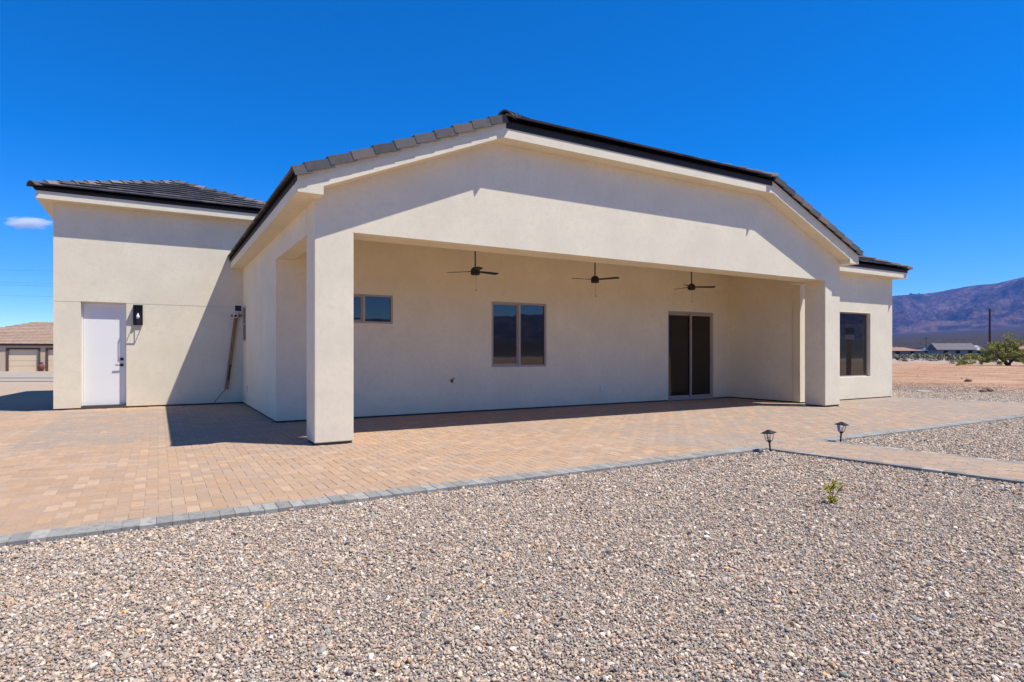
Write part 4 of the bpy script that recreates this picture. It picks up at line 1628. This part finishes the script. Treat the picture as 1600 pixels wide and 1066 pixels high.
rg = np.random.default_rng(11)
tree_c = cam_point(1572, 62)
tree_c.z = float(ground_z(tree_c.x, tree_c.y))
pv = thing('palo_verde_tree', 'wide feathery green palo verde tree on the orange dirt at right', 'tree', tree_c)
m = MB()
tips = []
for k in range(9):
    a_ = k * .7 + rg.uniform(-.2, .2)
    r_ = rg.uniform(1.0, 2.6)
    sx_ = RIGHT * math.cos(a_) * r_ * 1.15 + FWD * math.sin(a_) * r_ * .8
    mid = tree_c + sx_ * .35 + Vector((0, 0, rg.uniform(.6, 1.0)))
    tip = tree_c + sx_ + Vector((0, 0, rg.uniform(1.2, 2.7)))
    root = tree_c + RIGHT * (.35 if k % 2 else .1)
    m.tube(root, mid, .10, .06, 7).tube(mid, tip, .06, .02, 6)
    tips += [mid, tip]
m.build('trunk', 'bark', pv)
cl = []
for dx, dz, rx, rz_ in ((-4.5, .3, .7, .35), (-3.9, .45, .8, .45), (-3.2, .7, .95, .6), (-2.6, .85, 1.0, .65), (3.9, .5, 1.2, .5), (.6, .8, 1.6, .6), (4.6, 1.3, 1.2, .9), (-1.6, 1.15, 1.05, .85), (-.6, 1.5, 1.1, .95), (.4, 2.0, .95, .95), (1.1, 2.4, .75, .75), (1.6, 1.6, 1.0, .9), (2.6, 1.4, 1.0, .8), (3.5, 1.2, .95, .75), (.3, 3.0, .55, .5), (-.9, 2.1, .8, .6), (-1.3, .5, 1.1, .4), (2.2, .6, 1.3, .45)):
    c0 = tree_c + RIGHT * dx + Vector((0, 0, dz))
    cl += shrub_clumps((0, 0, 0), 1, 1, 1, 0, rg) + [(Vector((c0.x + q[0].x, c0.y + q[0].y, c0.z + q[0].z)), q[1]) for q in shrub_clumps((0, 0, 0), rx, rx, rz_, 12, rg, .3)]
leafy('crown', 'leaf_palo', cl, 19000, .11, pv, 12, .22)

# low shrubs on the dirt
for i, (px, d, w_, h_, lab) in enumerate(((1489, 74, .8, .55, 'low dry grey-brown shrub alone on the dirt left of the tree'), (1455, 95, 1.5, .35, 'flat yellowish dry shrub in front of the far houses'),
                                          (1415, 92, 1.0, .3, 'flat dry shrub nearest the wing wall on the far dirt'), (1500, 66, .7, .5, 'small green-brown shrub at the left foot of the tree'))):
    c0 = cam_point(px, d)
    c0.z = float(ground_z(c0.x, c0.y))
    sh = thing('desert_shrub', lab, 'shrub', c0, 'shrubs on the orange dirt')
    m = MB()
    for k in range(5):
        a_ = k * 1.3
        m.tube(c0, c0 + Vector((math.cos(a_) * w_ * .4, math.sin(a_) * w_ * .4, h_ * .7)), .02, .008, 5)
    m.build('stem', 'bark', sh)
    leafy('foliage', 'leaf_scrub', shrub_clumps((c0.x, c0.y, c0.z + h_ * .5), w_, w_, h_ * .6, 14, rg), 420, .07, sh, 40 + i, .4)

# scrub belt in front of the far houses, and scattered over the plain: reads as one mass
rg = np.random.default_rng(3)
m = MB()
for k in range(1500):
    az = rg.uniform(40, 84)
    d = 125 + 140 * rg.random() if k < 700 else 260 + 900 * rg.random() ** 1.4
    x, y = d * math.sin(R(az)), d * math.cos(R(az))
    z = float(ground_z(x, y))
    w_ = rg.uniform(.5, 1.2) * (1 if d < 270 else 1.6)
    h_ = rg.uniform(.5, 1.15) * (1 if d < 270 else 1.5)
    tt = float(rg.random())
    for q in range(12):
        u = rg.normal(size=3)
        u /= np.linalg.norm(u)
        p = Vector((x + u[0] * w_ * .8, y + u[1] * w_ * .8, z + h_ * (.5 + u[2] * .45)))
        a_ = Vector(rg.normal(size=3)).normalized() * w_ * .38
        b_ = a_.orthogonal().normalized() * w_ * .28
        m.add([p - a_, p - b_, p + a_, p + b_], [(0, 1, 2, 3)], (tt, tt, tt))
tag(m.build('desert_scrub', 'leaf_scrub', None, fix=False), 'belt of brown desert scrub in front of the far houses', 'scrub', kind='stuff')

# a few loose rocks on the dirt
rock_labels = ['reddish rock on the dirt nearest the wing corner', 'larger of the two dark rocks at the gravel edge', 'smaller dark rock at the gravel edge', 'flat pale stone lying on the far gravel strip']
for i, (px, py, s_, fl_) in enumerate(((1513, 597, .16, .6), (1543, 613, .17, .6), (1536, 614, .12, .6), (1441, 613, .30, .12))):
    d = 943.1 * (CAM_H + .055) / (py - 551.3)
    c0 = cam_point(px, d)
    c0.z = float(ground_z(c0.x, c0.y))
    bm = bmesh.new()
    bmesh.ops.create_icosphere(bm, subdivisions=2, radius=s_)
    for vv in bm.verts:
        vv.co *= float(rg.uniform(.8, 1.15))
        vv.co.z = vv.co.z * fl_ + s_ * fl_ * .5
    me = bpy.data.meshes.new('rock')
    bm.to_mesh(me)
    bm.free()
    me.materials.append(MAT['far_wall_white' if i == 3 else 'loose_rock'])
    o = bpy.data.objects.new('rock', me)
    COL.objects.link(o)
    o.location = c0
    tag(o, rock_labels[i], 'rock', 'loose rocks by the gravel edge')

# ------------------------------------------------------------------ a small cloud low on the left
mcl = bpy.data.materials.new('cloud')
mcl.use_nodes = True
nn = mcl.node_tree.nodes
nl = mcl.node_tree.links
nn.clear()
om = nn.new('ShaderNodeOutputMaterial')
vol = nn.new('ShaderNodeVolumePrincipled')
vol.inputs['Color'].default_value = (.98, .98, 1, 1)
vol.inputs['Anisotropy'].default_value = 0.0
tcx = nn.new('ShaderNodeTexCoord')
nz = nn.new('ShaderNodeTexNoise')
nz.inputs['Scale'].default_value = 2.1
nz.inputs['Detail'].default_value = 6
nz.inputs['Roughness'].default_value = .6
ln = nn.new('ShaderNodeVectorMath')
ln.operation = 'LENGTH'
sc_ = nn.new('ShaderNodeVectorMath')
sc_.operation = 'MULTIPLY'
sc_.inputs[1].default_value = (1 / 400, 1 / 180, 1 / 95)
m1_ = nn.new('ShaderNodeMath')
m1_.operation = 'MULTIPLY_ADD'
m1_.inputs[1].default_value = -.62
m1_.inputs[2].default_value = .40
m2_ = nn.new('ShaderNodeMath')
m2_.operation = 'ADD'
m3_ = nn.new('ShaderNodeMath')
m3_.operation = 'MULTIPLY'
m3_.use_clamp = False
m3_.inputs[1].default_value = .055
mx_ = nn.new('ShaderNodeMath')
mx_.operation = 'MAXIMUM'
mx_.inputs[1].default_value = 0
nl.new(tcx.outputs['Object'], sc_.inputs[0])
nl.new(sc_.outputs[0], ln.inputs[0])
nl.new(sc_.outputs[0], nz.inputs['Vector'])
nl.new(ln.outputs['Value'], m1_.inputs[0])
nl.new(m1_.outputs[0], m2_.inputs[0])
nl.new(nz.outputs['Fac'], m2_.inputs[1])
sb_ = nn.new('ShaderNodeMath')
sb_.operation = 'SUBTRACT'
sb_.inputs[1].default_value = .42
nl.new(m2_.outputs[0], sb_.inputs[0])
nl.new(sb_.outputs[0], mx_.inputs[0])
nl.new(mx_.outputs[0], m3_.inputs[0])
nl.new(m3_.outputs[0], vol.inputs['Density'])
nl.new(vol.outputs[0], om.inputs['Volume'])
MAT['cloud'] = mcl
bm = bmesh.new()
bmesh.ops.create_icosphere(bm, subdivisions=3, radius=1)
for vv in bm.verts:
    vv.co = Vector((vv.co.x * 400, vv.co.y * 180, vv.co.z * 95))
me = bpy.data.meshes.new('cloud')
bm.to_mesh(me)
bm.free()
me.materials.append(mcl)
cloud = bpy.data.objects.new('cloud', me)
COL.objects.link(cloud)
cloud.location = cam_point(43, 7600, CAM_H + (551 - 348) / 943.1 * 7600)
cloud.rotation_euler.z = R(-YAW)
tag(cloud, 'small white puffy cloud low in the sky at left', 'cloud', kind='stuff')

# ------------------------------------------------------------------ desert haze
mh = bpy.data.materials.new('haze')
mh.use_nodes = True
nn = mh.node_tree.nodes
nn.clear()
om = nn.new('ShaderNodeOutputMaterial')
vol = nn.new('ShaderNodeVolumePrincipled')
vol.inputs['Color'].default_value = (.10, .36, 1.0, 1)
vol.inputs['Density'].default_value = 6.5e-5
mh.node_tree.links.new(vol.outputs[0], om.inputs['Volume'])
MAT['haze'] = mh
tag(MB().box(-7150, 7150, -7150, 7150, -6, 760).build('haze', 'haze', None), 'thin blue desert haze in the air', 'haze', kind='stuff')
